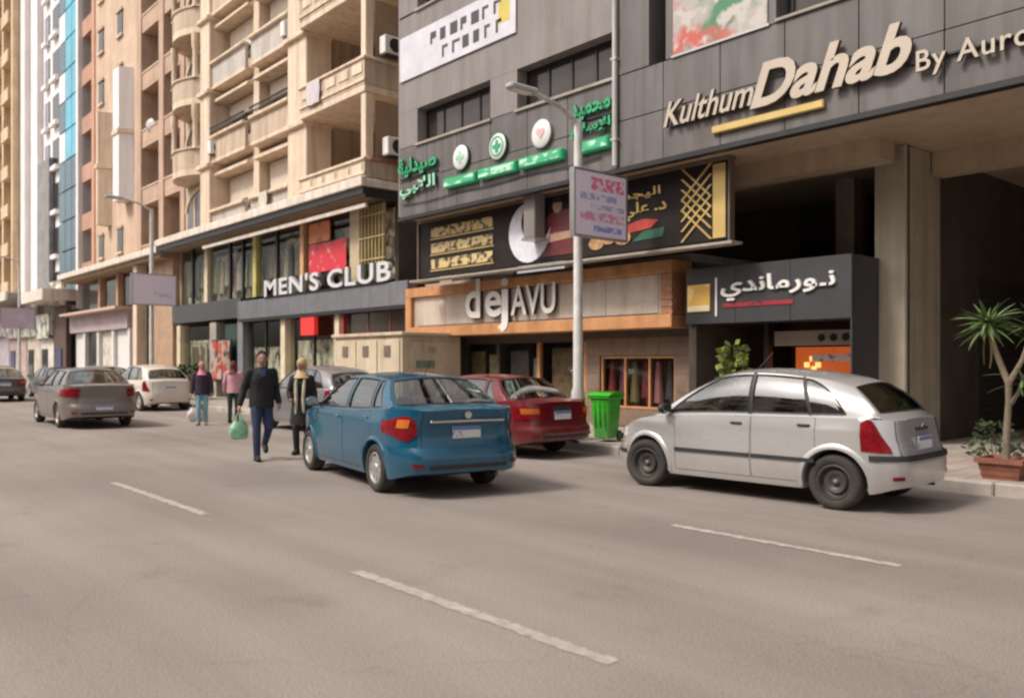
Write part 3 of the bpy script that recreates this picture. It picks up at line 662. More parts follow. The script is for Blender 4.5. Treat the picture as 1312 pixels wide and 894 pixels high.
# pilasters
for (a, b) in ((-28.4, -27.0), (-36.6, -35.6)):
    B('pilaster', cream, ab, a, b, 14.0, 14.99, Z0 + .3, TOP, .03)
    for f in range(6):
        z = Z0 + FH * (f + 1); B('pilaster_capital', cream, ab, a - .1, b + .1, 13.86, 14.995, z - .32, z - .12, .03)
B('mullion_pier', cream, ab, -32.25, -31.75, 14.45, 14.99, Z0 + .3, TOP, .02)
for f in range(6):
    z = Z0 + FH * f
    # right corner bay: deep balcony with parapet, corner posts
    xa, xb, yf = -27.0, -22.75, 13.75
    if f > 0:
        s = B('balcony_slab', cream, ab, xa, xb, yf, 16.59, z - .22, z, .02); 
    else: s = B('balcony_slab', cream, ab, xa, xb, yf + .02, 16.59, z + .292, z + .33)
    zb = z if f else z + .332; 
    SUB('parapet', beige, s, xa + .02, xb, yf, yf + .16, zb + .002, z + .78); SUB('parapet', beige, s, xb - .16, xb, yf + .162, 15.4, zb + .002, z + .78)
    SUB('coping', cream if f else M('terracotta_coping', (.36, .16, .1), .7, coords='pos'), s, xb - .24, xb + .06, yf + .212, 15.4, z + .782, z + .88, b=.02); SUB('coping', cream, s, xa, xb + .06, yf - .06, yf + .21, z + .782, z + .88, b=.02)
    SUB('mould', cream, s, xa + .02, xb + .04, yf - .045, yf - .002, z + .1 + (.25 if not f else 0), z + .2 + (.25 if not f else 0), b=.012)
    for k in range(5): SUB('parapet_panel', cream, s, xa + .25 + k * .82, xa + .85 + k * .82, yf - .03, yf - .002, z + .38, z + .68, b=.01)
    B('corner_post', cream, ab, xb - .3, xb - .02, yf + .05, yf + .33, z + .89, z + FH - .23, .02); B('corner_post', cream, ab, xb - .26, xb - .02, 15.1, 15.34, z + .89, z + FH - .23, .02)
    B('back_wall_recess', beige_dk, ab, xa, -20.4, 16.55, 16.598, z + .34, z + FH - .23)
    w = B('balcony_door', ap_win, ab, -26.2, -24.4, 16.5, 16.545, z + .34, z + 2.4); 
    for q in (-26.24, -25.33, -24.42): SUB('frame', cream, w, q, q + .07, 16.47, 16.498, z + .34, z + 2.44)
    B('side_screen', M('brown_screen', (.3, .2, .13), .7, var=.15, coords='pos'), ab, xb - .12, xb - .06, 14.2, 15.08, z + .89, z + FH - .4)
    # two middle bays: parapet, ledges, shutters, railing
    for (a, b) in ((-35.6, -32.26), (-31.74, -28.41)):
        s = B('balcony_slab', cream, ab, a, b, 14.1, 14.99, z - .16 if f else z + .305, z if f else z + .34, .02)
        zz = z + .34 if not f else z
        SUB('parapet', M('pale_grey_panel', (.5, .45, .41), .7, var=.15, scale=1.4, coords='pos', streak=.25) if f % 2 == 0 else beige, s, a, b, 14.12, 14.24, zz + .003, z + .85)
        SUB('ledge', cream, s, a, b, 13.98, 14.3, z + .853, z + .98, b=.025)
        if f % 2:
            m = MB()
            for k in range(22): m.tube([(a + .08 + k * (b - a - .16) / 21, 14.05, z + .98), (a + .08 + k * (b - a - .16) / 21, 14.05, z + 1.3)], .012, 5)
            m.box(a, b, 14.02, 14.08, z + 1.3, z + 1.34).box(a, b, 14.02, 14.08, z + 1.12, z + 1.145); subm(m, 'railing', rail_m, s)
        B('window', ap_win, ab, a + .25, b - .25, 14.93, 14.985, z + 1.0, z + 2.3)
        sh = B('roller_shutter', shutter_m, ab, a + .22, b - .22, 14.82, 14.925, z + (1.35 if (f + int(a)) % 2 else 1.75), z + 2.36)
        for k in range(5): SUB('shutter_slat', shutter_m, sh, a + .24, b - .24, 14.8, 14.818, z + 1.8 + k * .11, z + 1.89 + k * .11)
        B('ledge', cream, ab, a, b, 14.2, 14.99, z + 2.42, z + 2.56, .02); B('ledge', beige, ab, a, b, 14.5, 14.99, z + 2.62, z + 2.78, .02)
    # left bay: slim round columns, arched opening, curved slab every floor
    a, b = -41.0, -36.62
    if f > 0:
        m = MB(); n = 14; pts = [(a + .2, 14.98)] + [(lerp(a + .2, b - .2, k / n), 14.9 - 1.15 * math.sin(math.pi * k / n)**.6) for k in range(n + 1)] + [(b - .2, 14.98)]
        m.prism(pts, 2, z - .28, z); s = m.build('curved_slab', cream, ab)
        p2 = [(x, y) for x, y in pts[1:-1]]; m = MB()
        m.grid([[(x, y, z + .002) for x, y in p2], [(x, y, z + .85) for x, y in p2]], True); m.grid([[(x, y + .1, z + .85) for x, y in p2], [(x, y - .06, z + .85) for x, y in p2], [(x, y - .06, z + .95) for x, y in p2], [(x, y + .1, z + .95) for x, y in p2]], False); subm(m, 'parapet', beige, s)
        for xx in (a + .9, b - .9): MB().lathe([(.16, z + .85), (.13, z + 1.0), (.12, z + 2.1), (.17, z + 2.25), (.17, z + FH - .29)], (xx, 14.15, 0), 2, 14).build('round_column', cream, ab)
    m = MB(); w2 = (b - a) / 2 - .5; c = (a + b) / 2; pts = [(c - w2, z + .4), (c - w2, z + 1.6)] + [(c - w2 * math.cos(math.pi * k / 12), z + 1.6 + .85 * math.sin(math.pi * k / 12)) for k in range(13)] + [(c + w2, z + .4)]
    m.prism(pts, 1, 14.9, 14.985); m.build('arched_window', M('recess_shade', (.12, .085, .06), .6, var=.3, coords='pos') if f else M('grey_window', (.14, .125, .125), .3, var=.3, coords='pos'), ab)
    m = MB()
    for k in range(12):
        q0, q1 = math.pi * k / 12, math.pi * (k + 1) / 12
        m.prism([(c - (w2 + r) * math.cos(q), z + 1.6 + (.85 + r) * math.sin(q)) for (r, q) in ((0, q0), (.18, q0), (.18, q1), (0, q1))], 1, 14.84, 14.93)
    m.build('arch_mould', cream, ab)
    for k in range(2): B('window_post', cream, ab, c - .8 + k * 1.5, c - .68 + k * 1.5, 14.86, 14.93, z + .4, z + 2.2)
# the clothes shop under it
ms = thing('clothes_shop', 'two storey glazed clothes shop with cream posts and white capital lettering', 'shop', (-31, 15, 0))
ply = M('post_cream', (.66, .56, .4), .6, var=.15, coords='pos'); postol = M('post_yellow', (.5, .45, .14), .6, var=.2, coords='pos')
B('back_wall', dark_br, ms, -41, -20.98, 18.2, 18.4, .13, 6.77); B('floor_slab', dark_br, ms, -41, -22.7, 14.9, 18.19, 3.7, 4.0); B('side_wall', dark_br, ms, -22.9, -22.7, 14.95, 18.2, 3.76, 6.7)
B('side_wall', beige_dk, ms, -41, -40.75, 14.7, 18.2, .13, 6.77)
for i, (xx, w, mt) in enumerate(((-37.4, .36, ply), (-32.4, .3, postol), (-28.4, .26, M('post_orange', (.66, .36, .18), .6, coords='pos')), (-24.7, .6, M('post_tan', (.5, .4, .26), .6, var=.2, coords='pos')))):
    B('post', mt, ms, xx - w / 2, xx + w / 2, 14.55, 14.8, 4.2, 6.76)
for xx in (-39.2, -35.0, -33.7, -30.6, -26.6):
    B('mullion', black, ms, xx - .07, xx + .07, 14.62, 14.74, 4.2, 6.76)
xs = [-40.7, -37.4, -35, -32.4, -30.6, -28.4, -26.6, -24.7, -22.8]
for a, b in zip(xs, xs[1:]): B('pane', shop_glass, ms, a + .2, b - .2, 14.68, 14.69, 4.22, 6.7)
for k in range(7):
    xx = -24.2 + k * .21; B('lattice_post', M('lattice_brass', (.42, .32, .15), .5, var=.2), ms, xx, xx + .05, 14.5, 14.6, 4.75, 6.6)
for k in range(3): B('lattice_rail', MATS['lattice_brass'], ms, -24.3, -22.75, 14.47, 14.498, 4.85 + k * .7, 4.9 + k * .7)
B('sign_band', M('slate_fascia', (.16, .165, .185), .5, var=.15, scale=2, coords='pos', streak=.2), ms, -33.2, -21.1, 14.2, 14.55, 3.3, 4.02, .015)
B('sign_soffit', black, ms, -33.2, -21.1, 14.22, 14.9, 3.2, 3.298)
B('sign_band', M('dark_slate', (.06, .06, .065), .5), ms, -41, -33.22, 14.35, 14.55, 3.4, 4.2)
mw = M('letters_white', (.62, .62, .64), .3, var=.03)
text("MEN'S CLUB", mw, ms, -30.6, 14.25, 4.06, width=8.7, height=.64, extrude=.12, bold=.02, side_mat=M('letter_return', (.4, .4, .42), .5), space=1.08)
B('letter_rail', black, ms, -30.7, -22.3, 14.15, 14.28, 4.022, 4.055)
rp = thing('window_poster', 'big red sale poster hung inside the upper shop window', 'poster', (-27.2, 14.9, 5))
B('sheet', print_mat('red_poster', (.62, .03, .05), [((.3, .02, .03), 1.5), ((.75, .3, .28), 3.5)], (1, 1, 1), thr=.58), rp, -27.9, -25.3, 14.58, 14.61, 4.75, 5.75); B('top_sheet', print_mat('orange_poster', (.6, .2, .06), [((.4, .06, .04), 1.8)], (1, 1, 1)), rp, -27.9, -26.4, 14.58, 14.61, 5.8, 6.5)
# window dressing: garments on rails behind both storeys of glass
rng = random.Random(11); cols = [(.35, .3, .22), (.45, .38, .28), (.08, .07, .06), (.22, .16, .1), (.5, .45, .36), (.1, .1, .09), (.3, .12, .1), (.24, .22, .12)]
cm = [M(f'garment_{i}', c, .9, var=.35, scale=5) for i, c in enumerate(cols)]
mg = []
for i in range(4):
    rows = [[(.2 * (.35 + .65 * sstep(0, .18, u)) * math.cos(t * math.pi / 5) * (1 + .25 * u), (.07 + .04 * u) * math.sin(t * math.pi / 5), -u * (1.0 + .1 * i)) for t in range(10)] for u in (0, .05, .12, .2, .5, .8, 1)]
    mg.append(MB().grid(rows, True, True))
bd = [print_mat(f'backdrop_{i}', c, [((.66, .58, .42), 2.2), ((.07, .05, .04), 1.7), ((.78, .72, .58), 3.4)], (1, 1, 1), seed=i * 1.9 + .3, thr=.5, soft=.1) for i, c in enumerate(((.4, .32, .22), (.5, .43, .33), (.3, .21, .14), (.26, .22, .18)))]
for k, (a_, b_, z0_, z1_) in enumerate(((-40.6, -37.7, 4.25, 5.9), (-37.2, -35.1, 4.25, 6.2), (-34.9, -32.6, 4.25, 5.7), (-32.1, -30.7, 4.25, 6.0), (-30.5, -28.6, 4.25, 6.3), (-26.5, -25.1, 4.25, 6.2), (-24.3, -22.95, 4.25, 6.5), (-40.1, -36.6, .2, 2.6), (-33.1, -29.9, .2, 2.2), (-29.3, -25.9, .2, 2.4))):
    B('display_backdrop', bd[k % 4], ms, a_, b_, 14.98 if k < 7 else 14.86, 15.0 if k < 7 else 14.88, z0_, z1_)
n = 0
WORD = ['first', 'second', 'third', 'fourth', 'fifth', 'sixth', 'seventh', 'eighth', 'ninth', 'tenth', 'eleventh', 'twelfth', 'thirteenth', 'fourteenth']
CN = ['olive grey', 'sand', 'black', 'brown', 'cream', 'charcoal', 'rust red', 'olive']
for (x0, x1, zt, num, where) in ((-40.3, -37.8, 6.1, 6, 'in the leftmost upper shop window'), (-37.0, -33, 6.0, 8, 'in the second upper shop window'), (-32, -29, 6.0, 6, 'in the upper window left of the orange post'), (-40, -36, 2.4, 7, 'in the lower left shop window')):
    for k in range(num):
        ci = rng.randrange(8); mm = mg[rng.randrange(4)].mesh('garment', cm[ci], 60); o = link('garment', mm)
        o.location = (lerp(x0, x1, (k + .5) / num), 14.86 + rng.uniform(-.03, .03), zt + rng.uniform(-.08, .02)); o.rotation_euler = (0, 0, rng.uniform(-.5, .5)); o.scale = (1.05, 1, 1.15)
        tag(o, f'{CN[ci]} garment hanging {where}, {WORD[k]} from the left', 'garment', 'garments in the clothes shop')
    rl = MB().tube([(x0, 14.86, zt + .04), (x1, 14.86, zt + .04)], .02, 8).build('hanging_rail', alu, ms)
# ground floor of the clothes shop
for xx, mt, w in ((-40.3, ply, .4), (-36.2, M('post_grey_stone', (.35, .31, .27), .7, var=.2, coords='pos'), .7), (-33.4, M('post_slate', (.2, .2, .22), .6, coords='pos'), .5), (-29.6, ply, .35), (-25.6, ply, .3)):
    B('ground_post', mt, ms, xx - w / 2, xx + w / 2, 14.4, 14.8, .14, 3.3)
B('dark_green_panel', M('bottle_green', (.02, .06, .045), .4, coords='pos'), ms, -35.4, -33.7, 14.6, 14.7, .14, 3.2)
for a, b in ((-40.1, -36.6), (-33.1, -31.5), (-31.4, -29.8), (-29.4, -27.6), (-27.5, -25.8)): B('pane', shop_glass, ms, a, b, 14.62, 14.635, .2, 3.2)
for xx in (-31.45, -27.55): B('door_frame', black, ms, xx - .04, xx + .04, 14.58, 14.68, .14, 3.2)
B('interior_panel', M('shop_interior_green', (.1, .16, .11), .7, var=.4, scale=2, coords='pos'), ms, -32.5, -26, 16.8, 16.85, .14, 3.3)
rb = B('hanging_sign', M('red_lightbox', (.5, .03, .03), .4, var=.1, emit=(.8, .03, .02, .25)), None, -27.9, -26.9, 14.25, 14.4, 2.55, 3.18); tag(rb, 'red hanging sign box below the grey band of the clothes shop', 'sign')
sp = thing('window_poster', 'red and brown shop poster behind the pedestrians', 'poster', (-36, 14.3, 1)); B('sheet', print_mat('figure_poster', (.45, .36, .28), [((.5, .05, .03), 1.5), ((.06, .03, .02), 2.2)], (1, 1, 1), seed=4), sp, -36.1, -34.2, 14.3, 14.33, .9, 2.5); B('frame', black, sp, -36.16, -34.14, 14.335, 14.37, .84, 2.56)
# air conditioners on the corner balcony
def aircon(x, y, z, label):
    t = thing('air_conditioner', label, 'air conditioner', (x, y, z), group='air conditioners on the corner balcony')
    B('case', white_p, t, x - .02, x + .3, y, y + .8, z, z + .55, .02); MB().lathe([(0, .31), (.2, .31), (.22, .302)], (x, y + .38, z + .28), 0, 20).build('fan_grille', black, t); B('bracket', black, t, x, x + .28, y + .1, y + .7, z - .04, z - .002)
aircon(-22.6, 14.3, 7.96, 'white air conditioner on the lowest corner balcony beside the grey building'); aircon(-22.6, 14.2, 11.05, 'white air conditioner one storey higher on the corner balcony')

aircon(-28.98, 14.0, 13.35, 'white air conditioner on the beige block beside the middle pilaster'); aircon(-35.55, 13.9, 10.3, 'white air conditioner on the beige block above the left pilaster bay')
# laundry and clutter on the balconies
for k, (x, y, z, w_, h_, c_, what) in enumerate(((-26.3, 13.66, 10.9, .9, .75, (.55, .5, .52), 'pale grey sheet hung over the upper corner balcony parapet'), (-30.6, 13.93, 7.95, .7, .6, (.6, .55, .45), 'cream cloth hung over the ledge just above the clothes shop'))):
    rows = [[(x + w_ * u / 8, y - .02 - .02 * math.sin(u * 1.9 + q) * (q / 6), z - h_ * q / 6 + .02 * math.sin(u * 1.3)) for u in range(9)] for q in range(7)]
    rows = [[(p[0], y + .3, z + .0) for p in rows[0]]] + rows; o = MB().grid(rows, True).build('hanging_cloth', M(f'laundry_{k}', c_, .9, var=.15)); tag(o, what, 'cloth', 'laundry on the balconies')
cb = thing('cable', 'black cable sagging along the underside of the white podium edge', 'cable', (-32, 13.5, 6.7)); MB().tube([(-41 + q * 1.14, 13.6, 6.66 - .07 * abs(math.sin(q * .78))) for q in range(17)], .014, 6).build('run', black, cb)
cb = thing('cable', 'black cable looping across the grey fascia under the green light boxes', 'cable', (-15, FY - .03, 5.8)); MB().tube([(-19.2 + q * .48, FY - .035, 5.78 - .05 * abs(math.sin(q * .6))) for q in range(16)], .012, 6).build('run', black, cb)
sdm = M('dish_grey', (.5, .49, .47), .5)
for k, (x, y, z, what) in enumerate(((-23.6, 13.6, 14.1, 'satellite dish on the upper corner balcony of the beige block'), (-46.0, 14.9, 13.9, 'satellite dish on a dark balcony of the brown block'))):
    t = thing('satellite_dish', what, 'satellite dish', (x, y, z), R(20)); MB().lathe([(.0, 0), (.12, .012), (.25, .05), (.36, .11), (.35, .115)], (0, 0, 0), 1, 24).build('dish', sdm, t, True); MB().tube([(0, .02, 0), (0, .35, -.05)], .02, 6).build('mount', black, t, True); MB().tube([(0, .05, -.3), (0, -.3, 0)], .012, 6).build('feed_arm', black, t, True)
# ------------------------------------------------------------------ brown brick apartment block
bb = thing('apartment_building', 'brown brick apartment block with dark open balconies left of the beige block', 'building', (-50, 16, 0))
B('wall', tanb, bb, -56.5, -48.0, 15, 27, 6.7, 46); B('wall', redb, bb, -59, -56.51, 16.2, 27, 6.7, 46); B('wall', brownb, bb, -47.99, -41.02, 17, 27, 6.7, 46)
B('podium_edge', whiteedge, bb, -59, -41.02, 13.6, 13.8, 6.7, 7.0, .02); B('podium_slab', beige_dk, bb, -59, -41.02, 13.81, 17, 6.5, 6.98)
for f in range(13):
    z = 7.0 + 3.05 * f
    for (a, b) in ((-47.3, -44.6), (-43.9, -41.6)):
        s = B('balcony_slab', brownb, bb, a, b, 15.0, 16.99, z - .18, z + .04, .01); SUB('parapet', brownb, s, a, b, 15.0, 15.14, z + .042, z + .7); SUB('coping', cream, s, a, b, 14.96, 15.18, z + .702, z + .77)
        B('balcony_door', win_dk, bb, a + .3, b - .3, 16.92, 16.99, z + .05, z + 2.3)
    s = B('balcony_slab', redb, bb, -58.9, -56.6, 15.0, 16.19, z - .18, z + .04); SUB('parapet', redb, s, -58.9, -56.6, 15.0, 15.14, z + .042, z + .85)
    B('balcony_door', win_dk, bb, -58.6, -56.9, 16.12, 16.19, z + .05, z + 2.3)
    for i, xx in enumerate((-54.6, -51.0)):
        w = B('window', win_dk, bb, xx - .45, xx + .45, 14.95, 15.0 - .002, z + .8, z + 2.1); SUB('sill', cream, w, xx - .55, xx + .55, 14.86, 14.948, z + .68, z + .798); SUB('lintel', brownb, w, xx - .55, xx + .55, 14.88, 14.948, z + 2.102, z + 2.25)
for (a, b) in ((-48.0, -47.31), (-44.59, -43.91), (-41.59, -41.05)): B('pier', brownb, bb, a, b, 14.94, 16.98, 6.99, 46)
for (x0, x1, z0, z1, m) in ((-50.2, -48.7, 10.4, 17.6, white_t), (-53.4, -52.6, 9.5, 16, cream)):
    pts = [(x0, 14.99), (x0 + .25, 14.3), (x1 - .25, 14.3), (x1, 14.99)]; MB().prism(pts, 2, z0, z1).build('bay_window', m, bb)
    MB().prism([(x0 - .08, 14.99), (x0 + .2, 14.22), (x1 - .2, 14.22), (x1 + .08, 14.99)], 2, (z0 + z1) / 2, (z0 + z1) / 2 + .25).build('bay_band', cream, bb)
B('corner_strip', M('salmon_render', (.55, .3, .2), .8, coords='pos'), bb, -56.5, -55.9, 14.93, 14.995, 7, 46)
bs = thing('shopfront', 'street level shop with pale columns under the brown block, behind the white hatchback', 'shopfront', (-50, 15, 0))
B('back_wall', dark_br, bs, -59, -41.05, 18, 18.2, .13, 6.49); B('pier', M('tan_stone', (.42, .27, .18), .7, var=.2, coords='pos'), bs, -43.8, -41.05, 14.4, 15, .13, 6.49); B('column', cream, bs, -45.6, -45.0, 14.0, 14.5, .13, 6.49)
B('column', M('brown_col', (.25, .15, .11), .7), bs, -46.9, -45.9, 14.6, 15, .13, 6.49); B('fascia', M('mauve_fascia', (.42, .34, .36), .6, var=.2, coords='pos'), bs, -58.5, -47.2, 14.2, 14.5, 3.4, 4.4); B('awning', M('salmon_awning', (.6, .42, .34), .7), bs, -58.5, -47.2, 13.6, 14.5, 4.41, 4.55)
for k in range(4):
    a = -58.2 + k * 2.8; B('display_panel', (white_p, win_dk, M('cream_display', (.6, .55, .48), .6, var=.4, scale=2, coords='pos'), white_p)[k], bs, a, a + 2.3, 14.5, 14.6, .2, 3.35); B('post', white_p, bs, a + 2.35, a + 2.7, 14.3, 14.62, .13, 3.39)
for k in range(3):
    a = -56 + k * 3.4; B('upper_window', win_dk, bs, a, a + 2.2, 14.7, 14.8, 4.7, 6.3); B('upper_post', M('wood_post', (.5, .32, .2), .6), bs, a + 2.5, a + 2.8, 14.5, 14.8, 4.56, 6.48)
# ------------------------------------------------------------------ far towers
tt = thing('glass_tower', 'narrow teal glass tower between the brown block and the white tower', 'tower', (-61.8, 16, 0))
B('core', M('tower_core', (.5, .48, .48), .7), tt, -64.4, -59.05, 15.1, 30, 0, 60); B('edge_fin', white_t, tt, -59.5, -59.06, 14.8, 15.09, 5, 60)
for r in range(26):
    for k in range(3):
        a = -64.3 + k * 1.6; z = 5 + r * 2.0
        B('pane', (teal_d if z < 13.5 else white_t if (k == 0 and r % 2) else teal_d if k == 0 else teal_g), tt, a + .04, a + 1.54, 14.95, 15.09, z + .05, z + 1.93)
wt_ = thing('white_tower', 'tall white tower with vertical ribs behind the glass tower', 'tower', (-70, 16, 0))
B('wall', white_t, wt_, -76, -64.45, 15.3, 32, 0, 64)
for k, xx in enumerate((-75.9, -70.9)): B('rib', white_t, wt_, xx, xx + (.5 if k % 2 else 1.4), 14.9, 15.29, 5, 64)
for r in range(16):
    for k, (a, b) in enumerate(((-67.2, -65.4), (-69.4, -68.3))):
        z = 6 + r * 3.1; s = B('window', win_dk if k == 0 else M('grey_blue_glass', (.22, .24, .28), .2, var=.3, coords='pos'), wt_, a, b, 15.2, 15.29, z, z + 1.9); SUB('sill', white_t, s, a, b, 14.95, 15.19, z - .3, z - .002)
B('lower_screen', M('grey_screen', (.25, .24, .24), .6, var=.3, scale=1, coords='pos'), wt_, -70.3, -66.9, 14.9, 15.19, 6, 16)
oc = thing('ochre_tower', 'ochre apartment tower with stacked balconies at the left edge', 'tower', (-88, 16, 0))
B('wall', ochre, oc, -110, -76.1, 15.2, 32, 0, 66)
for r in range(18):
    z = 7 + r * 3.05
    for k in range(3):
        a = -86.5 + k * 3.5; s = B('balcony', M('ochre_pale', (.66, .5, .34), .8, coords='pos', streak=.2) if k != 1 else ochre, oc, a, a + 2.6, 14.2, 15.19, z, z + .95); SUB('balcony_door', win_dk, s, a + .4, a + 2.2, 15.1, 15.192, z + .96, z + 2.3)
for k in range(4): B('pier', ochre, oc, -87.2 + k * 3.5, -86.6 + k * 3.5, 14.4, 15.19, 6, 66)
B('side_strip', M('dark_strip', (.13, .1, .09), .7), oc, -76.6, -76.12, 14.9, 15.19, 6, 66)
# canopies and shops at the far left
fs = thing('shopfront', 'far row of pale shops under a grey canopy at the left edge', 'shopfront', (-75, 15, 0))
B('canopy', M('canopy_grey', (.3, .27, .25), .8, var=.15, coords='pos'), fs, -110, -66, 12.2, 15, 5.9, 6.3); B('canopy_edge', whiteedge, fs, -110, -66, 12.05, 12.19, 5.8, 6.4)
B('canopy', whiteedge, fs, -65.9, -59.1, 12.8, 15, 5.5, 6.2)
for k, (a, b, c, zt) in enumerate(((-66, -62.5, (.6, .56, .52), 3.2), (-62.3, -59.4, (.1, .06, .05), 5.2), (-70, -66.2, (.55, .5, .42), 3.4), (-76, -70.3, (.45, .33, .3), 3.4), (-84, -76.3, (.4, .34, .38), 3.6), (-96, -84.4, (.3, .28, .32), 3.6))):
    B('shop_panel', M(f'far_shop_{k}', c, .7, var=.3, scale=1.2, coords='pos'), fs, a, b, 14.2, 14.5, .13, zt); B('shop_window', win_dk if k % 2 == 0 else M('blue_shop_glass', (.06, .07, .16), .2, coords='pos'), fs, a + .6, a + 2.0, 14.12, 14.19, .3, 2.5)
    B('shop_fascia', print_mat(f'far_sign_{k}', [(.62, .62, .5), (.3, .18, .12), (.6, .58, .48), (.5, .4, .44), (.45, .36, .42), (.4, .36, .4)][k], [((.2, .3, .16), 1.1), ((.12, .1, .1), 1.6), ((.75, .72, .68), 1.4)], (1, 1, 1), seed=k * 2.1), fs, a, b, 13.9, 14.19, zt + .01, zt + 1.6)
# ------------------------------------------------------------------ street lamps with small two-sided signs
lampm = M('lamp_grey', (.62, .6, .58), .5, .1, var=.15, scale=5, streak=.35, dirt=.5)
def street_lamp(x, y, h, label):
    t = thing('street_lamp', label, 'street lamp', (x, y, .135), group='street lamps along the kerb')
    pole = MB().lathe([(.13, .0), (.13, .9), (.095, 1.0), (.075, h)], (0, 0, 0), 2, 16).build('pole', lampm, t, True)
    MB().box(-.2, .2, -.2, .2, 0, .03).build('base_plate', lampm, t, True); MB().tube([(0, 0, h - .05), (0, -.5, h + .18), (0, -1.15, h + .3)], [.05, .045, .04], 10).build('arm', lampm, t, True)
    m = MB(); m.box(-.11, .11, -1.75, -1.1, h + .25, h + .36, .04); m.build('lamp_head', M('lamp_head_grey', (.42, .41, .4), .4), t, True); MB().box(-.08, .08, -1.68, -1.25, h + .235, h + .249).build('lens', white_p, t, True)
    MB().box(.1, .14, -.06, .06, .35, .8).build('hatch', M('hatch_grey', (.36, .34, .33), .5), t, True)
    return t
street_lamp(-11.5, 11.62, 6.05, 'pale grey street lamp in front of the cafe beside the green bin')
street_lamp(-35.5, 11.62, 7.6, 'pale street lamp in front of the brown block near the white hatchback')
BM = [print_mat(f'sign_line_{i}', (.74, .66, .8), [(c, 9)], (1, 1, 1.2), seed=i * 2.0, thr=.46, soft=.06) for i, c in enumerate(((.75, .16, .32), (.35, .38, .6), (.4, .42, .66), (.7, .3, .45), (.28, .3, .7)))]
def pole_sign(x, y0, y1, z0, z1, label, pm, xp, bands=()):
    t = thing('pole_sign', label, 'sign', (x, (y0 + y1) / 2, z0), group='small signs on street lamps')
    B('panel', pm, t, x, x + .1, y0, y1, z0, z1, .015); m = MB()
    m.box(x - .012, x + .112, y0 - .03, y0 - .001, z0 - .03, z1 + .03).box(x - .012, x + .112, y1 + .001, y1 + .03, z0 - .03, z1 + .03).box(x - .012, x + .112, y0, y1, z0 - .03, z0 - .001).box(x - .012, x + .112, y0, y1, z1 + .001, z1 + .03); m.build('frame', alu, t)
    for q, (f0, f1, y0_, y1_) in enumerate(bands): B('print_band', BM[q], t, x + .1015, x + .104, lerp(y0, y1, y0_), lerp(y0, y1, y1_), lerp(z0, z1, f0), lerp(z0, z1, f1))
    for z in (z0 + .2, z1 - .25): B('clamp', alu, t, xp, x - .013, 11.5, 11.74, z, z + .06)
pole_sign(-11.36, 11.3, 12.72, 3.98, 5.2, 'lilac sign with blurred pink and blue print on the near lamp post', print_mat('lilac_print_a', (.8, .7, .85), [((.84, .76, .88), 1.6)], (1, 1, 1), seed=1.1, thr=.5, soft=.2), -11.44, ((.72, .92, .3, .95), (.56, .66, .1, .8), (.42, .5, .3, .95), (.24, .38, .1, .95), (.08, .17, .35, .9)))
pole_sign(-35.36, 10.8, 12.5, 3.9, 5.1, 'pale lilac sign with a dark smudge on the farther lamp post', print_mat('lilac_print_b', (.78, .7, .84), [((.74, .7, .8), 2.0), ((.16, .09, .1), 1.3)], (1, 1, 1), seed=5.2, thr=.6, soft=.1), -35.44)
pole_sign(-59.3, 10.6, 12.4, 3.7, 4.9, 'lilac sign on a post at the far left of the street', print_mat('lilac_print_c', (.52, .42, .52), [((.6, .5, .62), 2.0)], (1, 1, 1), seed=2.5), -59.44)
street_lamp(-59.5, 11.62, 7.6, 'grey street lamp farthest down the street at the left edge')
# ------------------------------------------------------------------ green wheelie bin
gbm = M('bin_green', (.05, .42, .03), .42, var=.25, scale=7, streak=.35, bump=.15, bscale=30, dirt=.5)
bn = thing('wheelie_bin', 'bright green plastic wheelie bin on the kerb beside the lamp post', 'bin', (-10.9, 11.75, .155), R(12)); bn.scale = (.78, .78, .94)
rows = []
for z, w, d in ((.06, .21, .24), (.1, .22, .25), (.5, .25, .29), (.82, .27, .32)):
    n = 28; rows.append([(w * math.copysign(abs(math.cos(2 * math.pi * k / n))**.35, math.cos(2 * math.pi * k / n)), d * math.copysign(abs(math.sin(2 * math.pi * k / n))**.35, math.sin(2 * math.pi * k / n)), z) for k in range(n)])
MB().grid(rows, True, True).build('bin_body', gbm, bn, True, 30); MB().box(-.3, .3, -.36, .36, .82, .88, .02).build('rim', gbm, bn, True)
m = MB(); m.grid([[(-.3, -.38, .885), (.3, -.38, .885)], [(-.31, -.2, .95), (.31, -.2, .95)], [(-.31, .2, .96), (.31, .2, .96)], [(-.3, .36, .9), (.3, .36, .9)]], False); m.prism([(-.38, .883), (.36, .883), (.36, .9), (.2, .96), (-.2, .95)], 0, -.305, .305); m.build('lid', gbm, bn, True)
MB().tube([(-.25, .4, .86), (.25, .4, .86)], .018, 8).build('handle', gbm, bn, True)
for s in (-1, 1): MB().lathe([(0, .0), (.1, 0), (.1, .05), (0, .05)], (s * .22 - .025, .24, .1), 0, 18).build('wheel', black, bn, True)
for k in (-1, 0, 1): MB().box(k * .13 - .012, k * .13 + .012, -.325, -.29, .3, .8).build('rib', gbm, bn, True)
